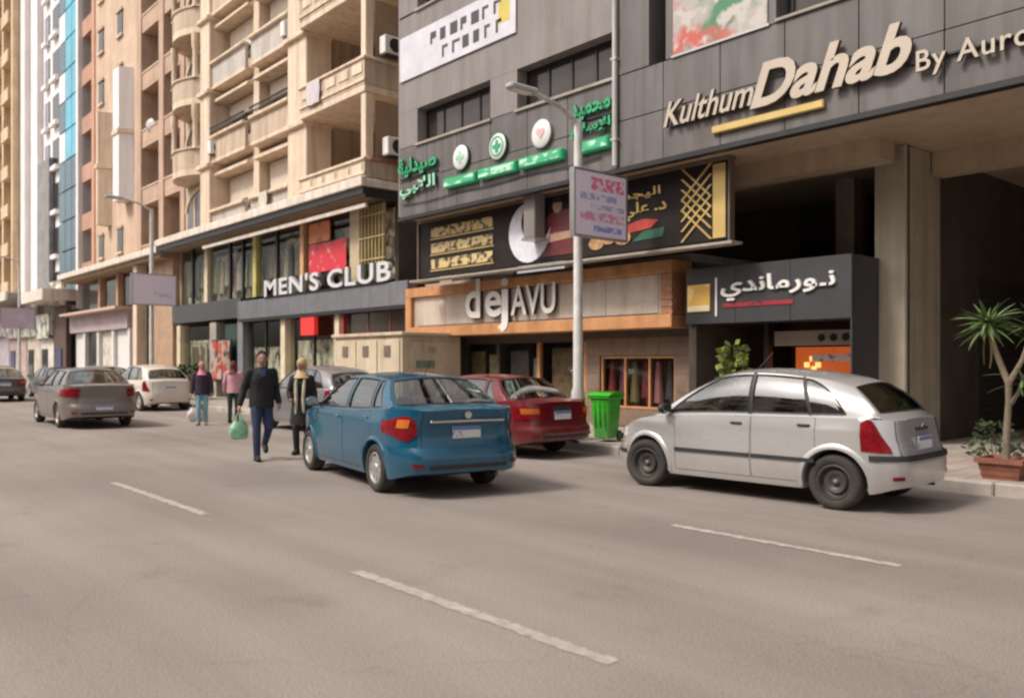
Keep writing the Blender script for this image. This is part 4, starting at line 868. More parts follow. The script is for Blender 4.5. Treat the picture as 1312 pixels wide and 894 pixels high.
# ------------------------------------------------------------------ planter with yucca, shrubs
terr = M('planter_terracotta', (.26, .1, .065), .8, var=.25, scale=4, bump=.2, coords='pos'); soil = M('soil', (.05, .035, .025), .95, bump=.6, bscale=30)
pl = thing('planter', 'low square terracotta planter at the kerb on the right', 'planter', (-4.05, 11.65, .135))
def frus(z0, z1, w0, w1): return [[(-4.05 + sx * w, 11.65 + sy * w, z) for sx, sy in ((-1, -1), (1, -1), (1, 1), (-1, 1))] for z, w in ((z0, w0), (z1, w1))]
MB().grid(frus(.14, .36, .2, .245), False, True).build('pot_body', terr, pl)
mb = MB().grid(frus(.355, .355, .215, .275) + frus(.355, .42, .275, .28)[1:] + frus(.42, .42, .28, .235)[1:] + frus(.42, .37, .235, .232)[1:], False, True); mb.build('rim', terr, pl)
for z in (.2, .28): MB().grid(frus(z, z + .012, .2 + (z - .14) * .2 + .008, .2 + (z - .128) * .2 + .008), False, True).build('moulding', terr, pl)
B('soil', soil, pl, -4.27, -3.83, 11.43, 11.87, .3, .38)
yu = thing('yucca_plant', 'spiky green yucca with forked grey trunk growing in the terracotta planter', 'plant', (-4.05, 11.65, .38))
bark = M('yucca_bark', (.2, .155, .11), .9, var=.3, scale=8, bump=.5, bscale=25)
MB().tube([(0, 0, -.1), (.0, .01, .35), (.03, 0, .75), (.02, .02, 1.0)], [.05, .04, .038, .042], 10).build('trunk', bark, yu, True)
br = [((.02, .02, .95), (-.13, .03, 1.35), (-.22, .0, 1.7), .034), ((.02, .02, .95), (.17, .04, 1.25), (.28, .06, 1.6), .032), ((.05, 0, .7), (.16, -.06, .85), (.22, -.1, 1.0), .024)]
for p in br: MB().tube([p[0], p[1], p[2]], [p[3] * 1.2, p[3], p[3] * .9], 8).build('branch', bark, yu, True)
lm = []
for i in range(3):
    L = .5 + .06 * i; m = MB(); rows = []
    for q in range(7):
        u = q / 6; w = .026 * math.sin(math.pi * min(1, .12 + u * .9))**.7 * (1 - .2 * u) + .002; dz = -.22 * u * u * (.4 + .4 * i); rows.append([(u * L, -w, dz + .008), (u * L, 0, dz), (u * L, w, dz + .008)])
    m.grid(rows, True); lm.append(m.mesh('leaf', M(f'yucca_leaf_{i}', ((.07, .13, .03), (.1, .17, .05), (.15, .2, .09))[i], .5, var=.25, scale=6), 60))
for (c, n, sc) in ((br[0][2], 84, .7), ((.3, .06, 1.66), 34, .6), (br[2][2], 12, .7)):
    for k in range(n):
        o = link('leaf', lm[random.randrange(3)], yu, True); el = math.asin(random.uniform(-.35, .98)); o.location = (c[0], c[1], c[2] + random.uniform(-.08, .04)); o.rotation_euler = (random.uniform(-.5, .5), -el, random.uniform(0, 2 * math.pi)); s = sc * random.uniform(.8, 1.15); o.scale = (s, s, s)
dl = []
m = MB(); m.grid([[(u * .42, -.014 * (1 - u * .8), -.75 * u * u * .5), (u * .42, .014 * (1 - u * .8), -.75 * u * u * .5)] for u in [q / 7 for q in range(8)]], True); dlm = m.mesh('dry_leaf', M('dry_leaf', (.3, .23, .12), .8, var=.3, scale=6), 60)
for k in range(16):
    o = link('dry_leaf', dlm, yu, True); c_ = br[k % 2][2]; o.location = (c_[0], c_[1], c_[2] - .08 - .05 * random.random()); o.rotation_euler = (0, random.uniform(.3, .9), random.uniform(0, 6.28)); s = random.uniform(.5, .8); o.scale = (s, s, s)
def shrub(name, label, loc, rx, rz, n, cols_, size, pot=None):
    t = thing(name, label, 'plant', loc)
    m = MB(); m2 = MB()
    for k in range(n):
        a = random.uniform(0, 6.283); r = random.random()**.5; h = random.random(); x, y, z = rx * r * math.cos(a) * (1 - .5 * h), rx * r * math.sin(a) * (1 - .5 * h), .1 + rz * h
        d = Vector((math.cos(a) + random.uniform(-.5, .5), math.sin(a) + random.uniform(-.5, .5), random.uniform(-.3, .9))).normalized(); w = d.orthogonal().normalized() * size * .35; w.rotate(Matrix.Rotation(random.uniform(0, 6), 3, d)); p = Vector((x, y, z))
        (m if k % 3 else m2).add([p, p + d * size * .5 + w, p + d * size, p + d * size * .5 - w], [(0, 1, 2, 3)])
    for q, c in ((m, cols_[0]), (m2, cols_[1])): o = q.build('foliage', c, t, True); o['kind'] = 'stuff'
    m = MB()
    for k in range(6): a = k * 1.05; m.tube([(0, 0, 0), (.3 * rx * math.cos(a), .3 * rx * math.sin(a), rz * .4), (.6 * rx * math.cos(a), .6 * rx * math.sin(a), rz * .8)], [.014, .01, .005], 5)
    m.build('stem', bark, t, True)
    if pot: MB().lathe([(0, -.28), (.14, -.28), (.19, 0), (.2, .02), (.17, .02), (.16, -.02), (0, -.02)], (0, 0, 0), 2, 20).build('pot', pot, t, True)
lf1 = M('leaf_dark', (.045, .07, .025), .6, var=.3, scale=5); lf2 = M('leaf_mid', (.085, .11, .04), .6, var=.3, scale=5); lf3 = M('leaf_lime', (.25, .3, .05), .55, var=.25, scale=5); lf4 = M('leaf_straw', (.2, .17, .06), .6)
shrub('shrub', 'dark low shrub behind the yucca planter', (-4.75, 13.2, .135), .4, .5, 170, (lf1, lf1), .1)
#shrub('shrub', 'sparse dark shrub between the pillar and the planter', (-5.9, 13.9, .135), .4, .4, 180, (lf1, lf4), .13)
shrub('potted_shrub', 'bright lime green potted shrub at the sweets shop door', (-9.3, 13.45, .42), .34, 1.4, 360, (lf3, lf2), .15, terr)
shrub('shrub', 'dark shrub by the far shops left of the pink headscarf', (-34.0, 12.6, .135), .8, 1.2, 500, (lf1, lf2), .22)
# ------------------------------------------------------------------ cars
rubber = M('tyre_rubber', (.016, .015, .014), .8, var=.3, scale=6, dirt=.22); plastic = M('black_plastic', (.025, .025, .026), .55, var=.15)
under_m = M('underbody', (.012, .012, .012), .8, var=.2); seat_m = M('seat_cloth', (.07, .065, .06), .9, var=.2, scale=8)
car_glass = glass_mat('car_glass', (.55, .6, .57), (1, 1, 1), .2); car_glass_d = glass_mat('car_glass_dark', (.16, .18, .18), (1, 1, 1), .14)
chrome = M('chrome', (.6, .6, .6), .15, 1, var=0); red_l = M('tail_red', (.2, .004, .01), .28, var=.35, scale=14, spec=.3); amber_l = M('tail_amber', (.55, .15, .03), .28, var=.2, spec=.3)
clear_l = M('lamp_clear', (.7, .7, .7), .1, var=.1, scale=12, coat=1); plate_w = print_mat('plate_white', (.68, .68, .7), [((.3, .3, .34), 14)], (1, 1, 1.4), thr=.6, soft=.06); plate_b = M('plate_blue', (.12, .2, .45), .45)
silver_rim = M('silver_rim', (.5, .49, .47), .35, .6, var=.15, scale=8, dirt=.3); steel_rim = M('steel_rim', (.045, .043, .041), .5, .3, var=.2, dirt=.25)

def paint(name, rgb, metal=.35, dirt=.5, rough=.3): return M(name, rgb, rough, metal, var=.05, scale=1.2, coat=.7, dirt=dirt, spec=.4)

def make_car(name, label, loc, heading, P, group='cars in the street'):
    t = thing(name, label, 'car', loc, heading, group)
    L, Wd, a, w = P['L'], P['W'], P['L'] / 2, P['W'] / 2
    nf, nr = P.get('nf', 4.5), P.get('nr', 5.5)
    xf = a - P['fo']; xr = xf - P['wb']; r = P['r']; Ra = r + P.get('gap', .055); paintm = P['paint']
    top, sill = P['top'], P.get('sill', .2)
    def nn(x): return nf if x > 0 else nr
    def yside(x): return w * max(0, 1 - min(1, abs(x) / a)**nn(x))**(1 / nn(x))
    def ws(z): return curve(P.get('ws', [(0.1, .9), (.3, .965), (.5, .998), (.6, .99), (.76, .988), (.83, 1.0), (.88, .984), (1.05, .945)]), z)
    def ex(x0, z):
        k = sstep(.72, 1, abs(x0) / a)
        return curve(P['front_e'], z) * k if x0 > 0 else -curve(P['rear_e'], z) * k
    def zbot(x):
        b = sill + (P.get('end_f', .06) * sstep(xf + Ra, a, x) if x > 0 else P.get('end_r', .1) * sstep(-xr + Ra, a, -x))
        for xc in (xf, xr):
            if abs(x - xc) < Ra: b = max(b, r + math.sqrt(Ra * Ra - (x - xc)**2))
        return b
    def ztop(x): return curve(top, x)
    def pt(x0, y0, z, off=0.0, nx=0.0, ny=0.0): return (x0 + ex(x0, z) + nx * off, y0 * ws(z) + ny * off, z)
    qs = [0, .12, .25, .38, .5, .62, .72, .8, .87, .92, .955]
    qmf = min(.97, (1 - ((xf + Ra + .04) / a)**nf)**(1 / nf)) / .955; qmr = min(.97, (1 - ((-xr + Ra + .04) / a)**nr)**(1 / nr)) / .955
    front = [(a * (1 - q**nf)**(1 / nf), w * q) for q in [q * qmf for q in qs]]; rear = [(-a * (1 - q**nr)**(1 / nr), w * q) for q in [q * qmr for q in qs]][::-1]
    xs = set()
    for xc in (xf, xr):
        for k in range(17): xs.add(round(xc + Ra * math.cos(math.pi * k / 16), 4))
        xs.add(round(xc + Ra * 1.001, 4)); xs.add(round(xc - Ra * 1.001, 4))
    doors = P['doors']
    for (d0, d1) in doors: xs.add(d0); xs.add(d1)
    k = -a
    while k < a: xs.add(round(k, 3)); k += .11
    for g_ in P['gh']: xs.add(g_[0])
    xs = sorted([x for x in xs if rear[0][0] + .01 < x < front[-1][0] - .01], reverse=True)
    colsl = front + [(x, yside(x)) for x in xs] + rear
    # normals in plan
    def plan_n(pts):
        out = []
        for i, p in enumerate(pts):
            q0, q1 = pts[max(i - 1, 0)], pts[min(i + 1, len(pts) - 1)]; dx, dy = q1[0] - q0[0], q1[1] - q0[1]; l = math.hypot(dx, dy) or 1
            out.append((-dy / l * -1 if False else dy / l * -1, dx / l))
        return out
    def patch(pts, zlo, zhi, off, nrow=5, rim=.012, sgn=None):
        """sheet lying on the body side: base points run round the plan outline, with a turned-in edge"""
        mb = MB(); N2 = []
        for i, p in enumerate(pts):
            q0, q1 = pts[max(i - 1, 0)], pts[min(i + 1, len(pts) - 1)]; dx, dy = q1[0] - q0[0], q1[1] - q0[1]; l = math.hypot(dx, dy) or 1; n1 = (dy / l, -dx / l)
            if n1[0] * p[0] + n1[1] * p[1] * 3 < 0: n1 = (-n1[0], -n1[1])
            N2.append(n1)
        def P3(i, z, o): return pt(pts[i][0], pts[i][1], z, o, *N2[i])
        m = len(pts); rows = []; zl = [zlo(i / (m - 1), pts[i]) for i in range(m)]; zh = [zhi(i / (m - 1), pts[i]) for i in range(m)]
        rows.append([P3(i, zl[i] + .002, off - rim) for i in range(m)])
        for j in range(nrow + 1): rows.append([P3(i, lerp(zl[i], zh[i], j / nrow), off) for i in range(m)])
        rows.append([P3(i, zh[i] - .002, off - rim) for i in range(m)])
        mb.grid(rows, True)
        for i in (0, m - 1):
            mb.grid([[P3(i, lerp(zl[i], zh[i], j / nrow), off) for j in range(nrow + 1)], [P3(i, lerp(zl[i], zh[i], j / nrow), off - rim) for j in range(nrow + 1)]], False)
        return mb
    mir = lambda pts: [(x, -y) for x, y in pts]
    # body shell
    body = MB(); NR = 9; rows_v = [0, .05, .14, .26, .4, .55, .7, .83, .93, 1.0]
    def in_door(x0, x1): return any(d0 + 1e-4 >= max(x0, x1) - 1e-3 and d1 - 1e-4 <= min(x0, x1) + 1e-3 for (d0, d1) in doors)
    for sgn in (1, -1):
        for i in range(len(colsl) - 1):
            (xa, ya), (xb, yb) = colsl[i], colsl[i + 1]
            if in_door(xa, xb): # under the door: only the sill
                seq = [0, .05, .09]
            else: seq = rows_v
            A = [pt(xa, sgn * ya, lerp(zbot(xa), ztop(xa), v)) for v in seq]; Bq = [pt(xb, sgn * yb, lerp(zbot(xb), ztop(xb), v)) for v in seq]
            body.grid([A, Bq], True)
            # turned-under edge
            body.grid([[A[0], (A[0][0], A[0][1] * .6, A[0][2])], [Bq[0], (Bq[0][0], Bq[0][1] * .6, Bq[0][2])]], True)
    cow, trk = P['gh'][0][0], P['gh'][-1][0]
    def deck(i, s, crown): 
        x0, y0 = colsl[i]; z = ztop(x0); p = pt(x0, y0 * s, z); return (p[0], p[1], z + crown * (1 - s * s) + (.012 * math.sin(math.pi * min(1, abs(s) * 1.05))))
    ss = [-1, -.97, -.85, -.6, -.3, 0, .3, .6, .85, .97, 1]
    fr_i = [i for i in range(len(colsl)) if colsl[i][0] >= cow - .02]; re_i = [i for i in range(len(colsl)) if colsl[i][0] <= trk + .02]
    cf, cr = P.get('crown_f', .05), P.get('crown_r', .04)
    hood = MB().grid([[deck(i, s, cf * min(1, sstep(a + .02, a - .5, colsl[i][0]) + .1)) for s in ss] for i in fr_i], True); boot = MB().grid([[deck(i, s, cr * min(1, sstep(a + .02, a - .3, -colsl[i][0]) + .1)) for s in ss] for i in re_i], True)
    led = .055
    for sgn in (1, -1):
        seg = [c for c in colsl if trk - .02 <= c[0] <= cow + .02]
        body.grid([[pt(x, sgn * y, ztop(x)) for x, y in seg], [(x, sgn * (y * ws(ztop(x)) - led * .4), ztop(x) + .018) for x, y in seg], [(x, sgn * (y * ws(ztop(x)) - led), ztop(x) + .014) for x, y in seg]], True)
    # greenhouse
    gh, kinds = P['gh'], P['kinds']; roofz = P['roofz']; wr = P['wr']
    def belt(g_): x = g_[0]; return Vector((x, yside(x) * ws(ztop(x)) - led, ztop(x) + .012))
    def roofp(g_): x = g_[1]; return Vector((x, curve(wr, x), curve(roofz, x)))
    bul = P.get('bulge', .03)
    def side(g_, v): p, q = belt(g_), roofp(g_); u = p.lerp(q, v); u.y += bul * math.sin(math.pi * v) * .8; u.z += P.get('arch', .0) * math.sin(math.pi * v); return u
    def gcol(g0, g1, f): return (lerp(g0[0], g1[0], f), lerp(g0[1], g1[1], f))
    V = [0, .06, .2, .35, .5, .65, .8, .92, 1]
    panes = []; blk_p = []; seals = []
    for i in range(len(gh) - 1):
        cols = [gcol(gh[i], gh[i + 1], f / 4) for f in range(5)]
        for sgn in (1, -1):
            S = lambda c, v, d=0: (lambda p: (p.x, sgn * (p.y - d), p.z))(side(c, v))
            if kinds[i] == 'k': blk_p.append(MB())
            if kinds[i] in 'pk': (body if kinds[i] == 'p' else blk_p[-1]).grid([[S(c, v, 0 if kinds[i] == 'p' else .004) for v in V] for c in cols], True)
            elif kinds[i] == 'q':
                v0, v1 = P.get('gv', (.05, .93)); qc = [gcol(gh[i], gh[i + 1], f / 10) for f in range(11)]; vh = [v0 + (v1 - v0) * max(.0, 1 - (f / 10)**2.2)**.6 for f in range(11)]
                body.grid([[S(c, v) for v in (0, v0)] for c in qc], True); body.grid([[S(c, lerp(vt, 1, k / 4)) for k in range(5)] for c, vt in zip(qc, vh)], True)
                panes.append((MB().grid([[S(c, lerp(v0 - .01, vt + .01, k / 6), .012) for k in range(7)] for c, vt in zip(qc, vh)], True), 'window'))
                seals.append([S(c, v0) for c in qc] + [S(c, vt) for c, vt in zip(qc, vh)][::-1])
            else:
                v0, v1 = P.get('gv', (.05, .93)); body.grid([[S(c, v) for v in (0, v0)] for c in cols], True); body.grid([[S(c, v) for v in (v1, 1)] for c in cols], True)
                body.grid([[S(c, v0), S(c, v0, .02)] for c in cols], False)
                panes.append((MB().grid([[S(c, lerp(v0 - .01, v1 + .01, k / 6), .012) for k in range(7)] for c in cols], True), 'window'))
                seals.append([S(c, v0, .002) for c in cols] + [S(cols[-1], lerp(v0, v1, k / 5), .002) for k in range(1, 5)] + [S(c, v1, .002) for c in cols[::-1]] + [S(cols[0], lerp(v1, v0, k / 5), .002) for k in range(1, 5)])
    bf, brr = P.get('bow_f', .14), P.get('bow_r', .08); cfz = P.get('crown_roof', .055)
    def across(g_, v, s, sg, bow, base_c):
        p = side(g_, v); b = bow * (1 - s * s) * (1 - .45 * v); cz = lerp(base_c, cfz, v) * (1 - s * s); return (p.x + sg * b, p.y * s, p.z + cz)
    S9 = [-1, -.9, -.75, -.5, -.25, 0, .25, .5, .75, .9, 1]
    for (g_, sg, bow, nm, bc) in ((gh[0], 1, bf, 'windscreen', .02), (gh[-1], -1, brr, 'rear_window', .015)):
        lo, hi = P.get('rw', (.06, .93)) if sg < 0 else (.02, .95)
        F = lambda v, s, d=0: (lambda p: (p[0] - sg * d, p[1], p[2]))(across(g_, v, s, sg, bow, bc))
        body.grid([[F(v, s) for s in S9] for v in (-.06, lo * .5, lo)], True); body.grid([[F(v, s) for s in S9] for v in (hi, (hi + 1) / 2, 1)], True)
        VV = [lo + (hi - lo) * k / 6 for k in range(7)]; e = .93
        for q in ((-1, -e), (e, 1)): body.grid([[F(v, q[0]), F(v, q[1])] for v in VV], True)
        panes.append((MB().grid([[F(v, s * e, .006) for s in S9] for v in VV], True), nm))
        seals.append([F(lo, s * e) for s in S9] + [F(v, e) for v in VV[1:-1]] + [F(hi, s * e) for s in S9[::-1]] + [F(v, -e) for v in VV[1:-1][::-1]])
    nu = 12; rf = MB(); x0, x1 = gh[0][1], gh[-1][1]; rows = []
    for k in range(nu + 1):
        u = k / nu; x = lerp(x0, x1, u); g_ = (0, x); p = roofp(g_); row = []
        for s in S9: row.append((x + (1 - s * s) * .55 * (bf * (1 - u)**3 - brr * u**3), p.y * s, p.z + cfz * (1 - s * s)))
        rows.append(row)
    rf.grid(rows, True)
    body.build('body', paintm, t, True, 32, True); hood.build('bonnet', paintm, t, True, 32); boot.build('boot_lid' if P['kind'] == 'sedan' else 'tailgate_top', paintm, t, True, 32); rf.build('roof', P.get('roof_paint', paintm), t, True, 40)
    gm = P.get('glass', car_glass)
    for q in seals: MB().tube(q + [q[0]], .009, 6, False).build('window_seal', plastic, t, True)
    for m in blk_p: m.build('pillar_trim', plastic, t, True, 60)
    for m, nm in panes: m.build(nm, P.get('glass_r', gm) if nm == 'rear_window' else gm, t, True, 60)
    # doors
    det = P.get('detail', True); gp = .006
    for (d0, d1) in doors:
        n = 14; pts = [(lerp(d0 - gp, d1 + gp, k / n), yside(lerp(d0 - gp, d1 + gp, k / n))) for k in range(n + 1)]
        zl = lambda f, p: lerp(zbot(p[0]), ztop(p[0]), .09) + gp; zh = lambda f, p: ztop(p[0]) - .004
        for sgn in (1, -1):
            pp = pts if sgn > 0 else mir(pts); o = patch(pp, zl, zh, 0.0, 7, .03).build('door', paintm, t, True, 40)
            hx = d1 + (d0 - d1) * .17; hz = ztop(hx) - .085; hy = sgn * yside(hx) * ws(hz); h_ = MB().box(hx - .075, hx + .075, hy - .022, hy + .022, hz - .014, hz + .014, .01).build('handle', P.get('handle', paintm), o, True)
            if 'rub' in P:
                z = P['rub']; patch([p for p in pp if True], lambda f, p: z, lambda f, p: z + .045, .014, 2, .02).build('rub_strip', plastic, o, True, 40)
    # inner lining seen through the gaps and the arches
    mb = MB(); iw = w - .1
    mb.box(xr + Ra + .03, xf - Ra - .03, -iw, iw, sill + .02, sill + .2); mb.box(-a + .35, a - .35, -(w - .36), w - .36, sill + .03, .62); mb.build('underbody', under_m, t, True)
    if det:
        m = MB(); m.box(cow - .75, cow - .1, -iw + .06, iw - .06, .55, ztop(cow) - .04, .05); m.build('dashboard', plastic, t, True)
        sx = (gh[0][1] + gh[-1][1]) / 2 + .25
        for s in (1, -1):
            m = MB(); m.box(sx - .1, sx + .4, s * .36 - .24, s * .36 + .24, .42, .56, .06); m.prism([(sx - .12, .5), (sx + .04, .5), (sx - .1, 1.08), (sx - .2, 1.08)], 1, s * .36 - .23, s * .36 + .23); m.box(sx - .23, sx - .14, s * .36 - .13, s * .36 + .13, 1.1, 1.27, .04); m.build('front_seat', seat_m, t, True)
        m = MB(); m.box(sx - 1.0, sx - .55, -iw + .1, iw - .1, .42, .55, .06); m.prism([(sx - 1.08, .5), (sx - .92, .5), (sx - 1.05, 1.02), (sx - 1.16, 1.02)], 1, -iw + .12, iw - .12); m.build('rear_seat', seat_m, t, True)
        for s in (1, -1): MB().box(sx - 1.17, sx - 1.09, s * .38 - .13, s * .38 + .13, 1.03, 1.17, .03).build('head_rest', seat_m, t, True)
        pts = [(cow - .8 + .05 * math.sin(q * .5236), .36 + .18 * math.cos(q * .5236), .93 + .17 * math.sin(q * .5236)) for q in range(13)]; MB().tube(pts, .014, 6).build('steering_wheel', plastic, t, True)
    # wheels
    ri = r * .66; yw = w - .025
    tyre = MB().lathe([(ri, -.085), (ri + .02, -.1), (r - .03, -.098), (r - .006, -.075), (r, -.05), (r, .05), (r - .006, .075), (r - .03, .098), (ri + .02, .1), (ri, .085)], (0, 0, 0), 1, 40).mesh('tyre', rubber, 50)
    rm = P.get('rim', silver_rim); rmb = MB()
    rmb.lathe([(ri + .004, -.09), (ri + .004, .082), (ri - .02, .088), (ri - .035, .06), (ri - .04, .03)], (0, 0, 0), 1, 36)
    if P.get('rim_kind') == 'steel':
        rmb.lathe([(ri - .04, .03), (ri * .72, .022), (ri * .6, .055), (ri * .42, .05), (ri * .3, .03), (.0, .03)], (0, 0, 0), 1, 36)
    else:
        rmb.lathe([(ri * .3, .075), (ri * .24, .086), (0, .088)], (0, 0, 0), 1, 20); ns = P.get('spokes', 7)
        for k in range(ns):
            an = 2 * math.pi * k / ns; c, s = math.cos(an), math.sin(an); q = []
            for (rr_, ww, hh) in ((ri * .22, ri * .17, .076), (ri * .95, ri * .24, .07)):
                for sg in (-1, 1): q.append((c * rr_ - s * ww * sg * .8, hh, s * rr_ + c * ww * sg * .8)); q.append((c * rr_ - s * ww * sg, hh - .04, s * rr_ + c * ww * sg))
            rmb.add(q, [(0, 2, 6, 4), (1, 0, 4, 5), (2, 3, 7, 6), (4, 6, 7, 5)])
    rim = rmb.mesh('rim', rm, 40)
    bk = MB().lathe([(0, .0), (ri - .01, .0)], (0, 0, 0), 1, 24).mesh('brake_disc', under_m)
    hol = MB(); 
    for xc in (xf, xr):
        for sgn in (1, -1):
            o = link('wheel', tyre, t, True); o.location = (xc, sgn * (yw - .1), r); o.rotation_euler = (0, random.uniform(0, 6), 0 if sgn > 0 else math.pi)
            if xc == xf and P.get('steer'): o.rotation_euler[2] += P['steer']
            link('rim', rim, o, True); link('brake_disc', bk, o, True)
            if P.get('rim_kind') == 'steel':
                hm = P.setdefault('_holes', None)
                if hm is None:
                    m = MB()
                    m.lathe([(0, .058), (.03, .056), (.034, .03)], (0, 0, 0), 1, 14); hm = P['_holes'] = m.mesh('hub', M('rim_hole', (.16, .15, .14), .5, .4))
                link('hub', hm, o, True)
    # arch lips
    for xc in (xf, xr):
        for sgn in (1, -1):
            m = MB(); rows = []
            for q in range(25):
                an = math.asin(max(-1, min(1, (sill + .03 - r) / Ra))) ; an = lerp(an, math.pi - an, q / 24); row = []
                for (rr_, off) in ((Ra - .012, -.03), (Ra - .004, .012), (Ra + P.get('lip', .03), .01), (Ra + P.get('lip', .03) + .014, -.004)):
                    x = xc + rr_ * math.cos(an); z = r + rr_ * math.sin(an); z = max(z, sill); row.append((x, sgn * (yside(x) * ws(z) + off), z))
                rows.append(row)
            m.grid(rows, True).build('wheel_arch', P.get('lip_mat', paintm), t, True, 50)
    # mirrors
    mx = gh[1][0] - .06; mz = ztop(mx) + .09; my = yside(mx) * ws(ztop(mx)) + .08
    for sgn in (1, -1):
        m = MB().ball((mx, sgn * my, mz), (.055, .1, .07), 14, 8); o = m.build('mirror', P.get('mirror', paintm), t, True); MB().box(mx - .02, mx + .03, sgn * (my - .14), sgn * (my - .04), mz - .05, mz - .015).build('mirror_foot', plastic, o, True)
        MB().box(mx - .06, mx - .045, sgn * my - .08, sgn * my + .08, mz - .045, mz + .05).build('mirror_glass', chrome, o, True)
    # front lamps, grille, plate; rear lamps, bumpers, plate
    def fpts(q0, x1, n=8):
        base = [(a * (1 - q**nf)**(1 / nf), w * q) for q in [q0 + (.95 * qmf - q0) * k / 8 for k in range(9)]]; xe = base[-1][0]; return base + [(lerp(xe, x1, k / n), yside(lerp(xe, x1, k / n))) for k in range(1, n + 1)]
    def farc(q0, q1, n=12): return [(a * (1 - q**nf)**(1 / nf), w * q) for q in [lerp(q0, q1, k / n) for k in range(n + 1)]]
    def rarc(q0, q1, n=14): return [(-a * (1 - q**nr)**(1 / nr), w * q) for q in [lerp(q0, q1, (k / n)**.8) for k in range(n + 1)]]
    def rpts(q0, x1, n=8):
        base = [(-a * (1 - q**nr)**(1 / nr), w * q) for q in [q0 + (.95 * qmr - q0) * k / 8 for k in range(9)]]; xe = base[-1][0]; return base + [(lerp(xe, x1, k / n), yside(lerp(xe, x1, k / n))) for k in range(1, n + 1)]
    T = P['lights']
    for sgn in (1, -1):
        f_ = farc(T['fq'], T.get('fq1', min(.9, .95 * qmf))); f_ = f_ if sgn > 0 else mir(f_); patch(f_, lambda f, p: T['fz0'] + .02 * f, lambda f, p: T['fz1'] + T.get('frise', .06) * f, .006, 4, .02).build('headlight', clear_l, t, True, 40)
        b_ = rarc(T['rq'], T['rq1']); b_ = b_ if sgn > 0 else mir(b_)
        lo = T['rlo']; hi = T['rhi']; o = patch(b_, lambda f, p: curve(lo, f), lambda f, p: min(ztop(p[0]) - .005, curve(hi, f)) if T.get('clip', True) else curve(hi, f), .012, 6, .03).build('tail_light', red_l, t, True, 40)
        if 'amb' in T: z0, z1, f0, f1 = T['amb']; nb_ = len(b_); seg = b_[int(f0 * (nb_ - 1)):int(f1 * (nb_ - 1)) + 1]; patch(seg, lambda f, p: z0, lambda f, p: z1, .018, 3, .01).build('indicator', amber_l, o, True, 40)
    full_r = rpts(0, xr - Ra - .01); full_r = mir(full_r)[::-1] + full_r[1:]
    full_f = fpts(0, xf + Ra + .01); full_f = mir(full_f)[::-1] + full_f[1:]
    bz = P['bump']; bm_ = P.get('bumper_mat', paintm)
    patch(full_r, lambda f, p: zbot(p[0]) + .004, lambda f, p: bz[0], .02, 6, .03).build('rear_bumper', bm_, t, True, 40); patch(full_f, lambda f, p: zbot(p[0]) + .004, lambda f, p: bz[1], .02, 6, .03).build('front_bumper', bm_, t, True, 40)
    if 'strip' in P: z = P['strip']; patch(full_r, lambda f, p: z, lambda f, p: z + .06, .034, 3, .02).build('bumper_strip', plastic, t, True, 40); patch(full_f, lambda f, p: .4, lambda f, p: .45, .03, 3, .02).build('bumper_strip', plastic, t, True, 40)
    pz = P['plate']; xe = -a - curve(P['rear_e'], pz) - .012
    o = MB().box(xe - .012, xe, -.19, .19, pz - .07, pz + .07, .004).build('number_plate', plate_w, t, True); MB().box(xe - .016, xe - .0125, -.185, .185, pz + .028, pz + .066).build('plate_band', P.get('band', plate_b), o, True)
    xe = a + curve(P['front_e'], .45) + .02; MB().box(xe, xe + .012, -.2, .2, .4, .5, .004).build('number_plate', plate_w, t, True); MB().box(xe - .02, xe + .006, -.42, .42, .54, .62, .01).build('grille', plastic, t, True)
    MB().tube([(-a + .4, -.45, .25), (-a + .1, -.45, .23)], .026, 10).build('exhaust', M('exhaust_metal', (.15, .14, .13), .5, .8), t, True)
    # shut lines of the boot and a black lower valance with reflectors
    sq = P.get('seam_q', .7); sx = -a * (1 - sq**nr)**(1 / nr); z1 = ztop(sx) - .004
    for sgn in (1, -1): MB().tube([pt(sx, sgn * w * sq, lerp(bz[0] + .01, z1, k / 8), .002, -1, 0) for k in range(9)], .0045, 5).build('shut_line', under_m, t, True)
    vz = zbot(-a) + .05; q_ = [(-a * (1 - abs(q)**nr)**(1 / nr), w * q) for q in [lerp(-.62, .62, k / 16) for k in range(17)]]
    if P['kind'] == 'sedan': patch(q_, lambda f, p: vz, lambda f, p: vz + .05, .024, 2, .02).build('valance', plastic, t, True, 40)
    for sgn in (1, -1):
        q_ = [(-a * (1 - q**nr)**(1 / nr), sgn * w * q) for q in [lerp(.7, .82, k / 5) for k in range(6)]]; patch(q_, lambda f, p: vz + .03, lambda f, p: vz + .07, .028, 2, .01).build('reflector', red_l, t, True, 40)
    def extra(name, m, mat, sub=None): return m.build(name, mat, t if sub is None else sub, True)
    return t, extra, dict(patch=patch, rpts=rpts, mir=mir, ztop=ztop, ws=ws, yside=yside, a=a, w=w, pt=pt, ex=ex)

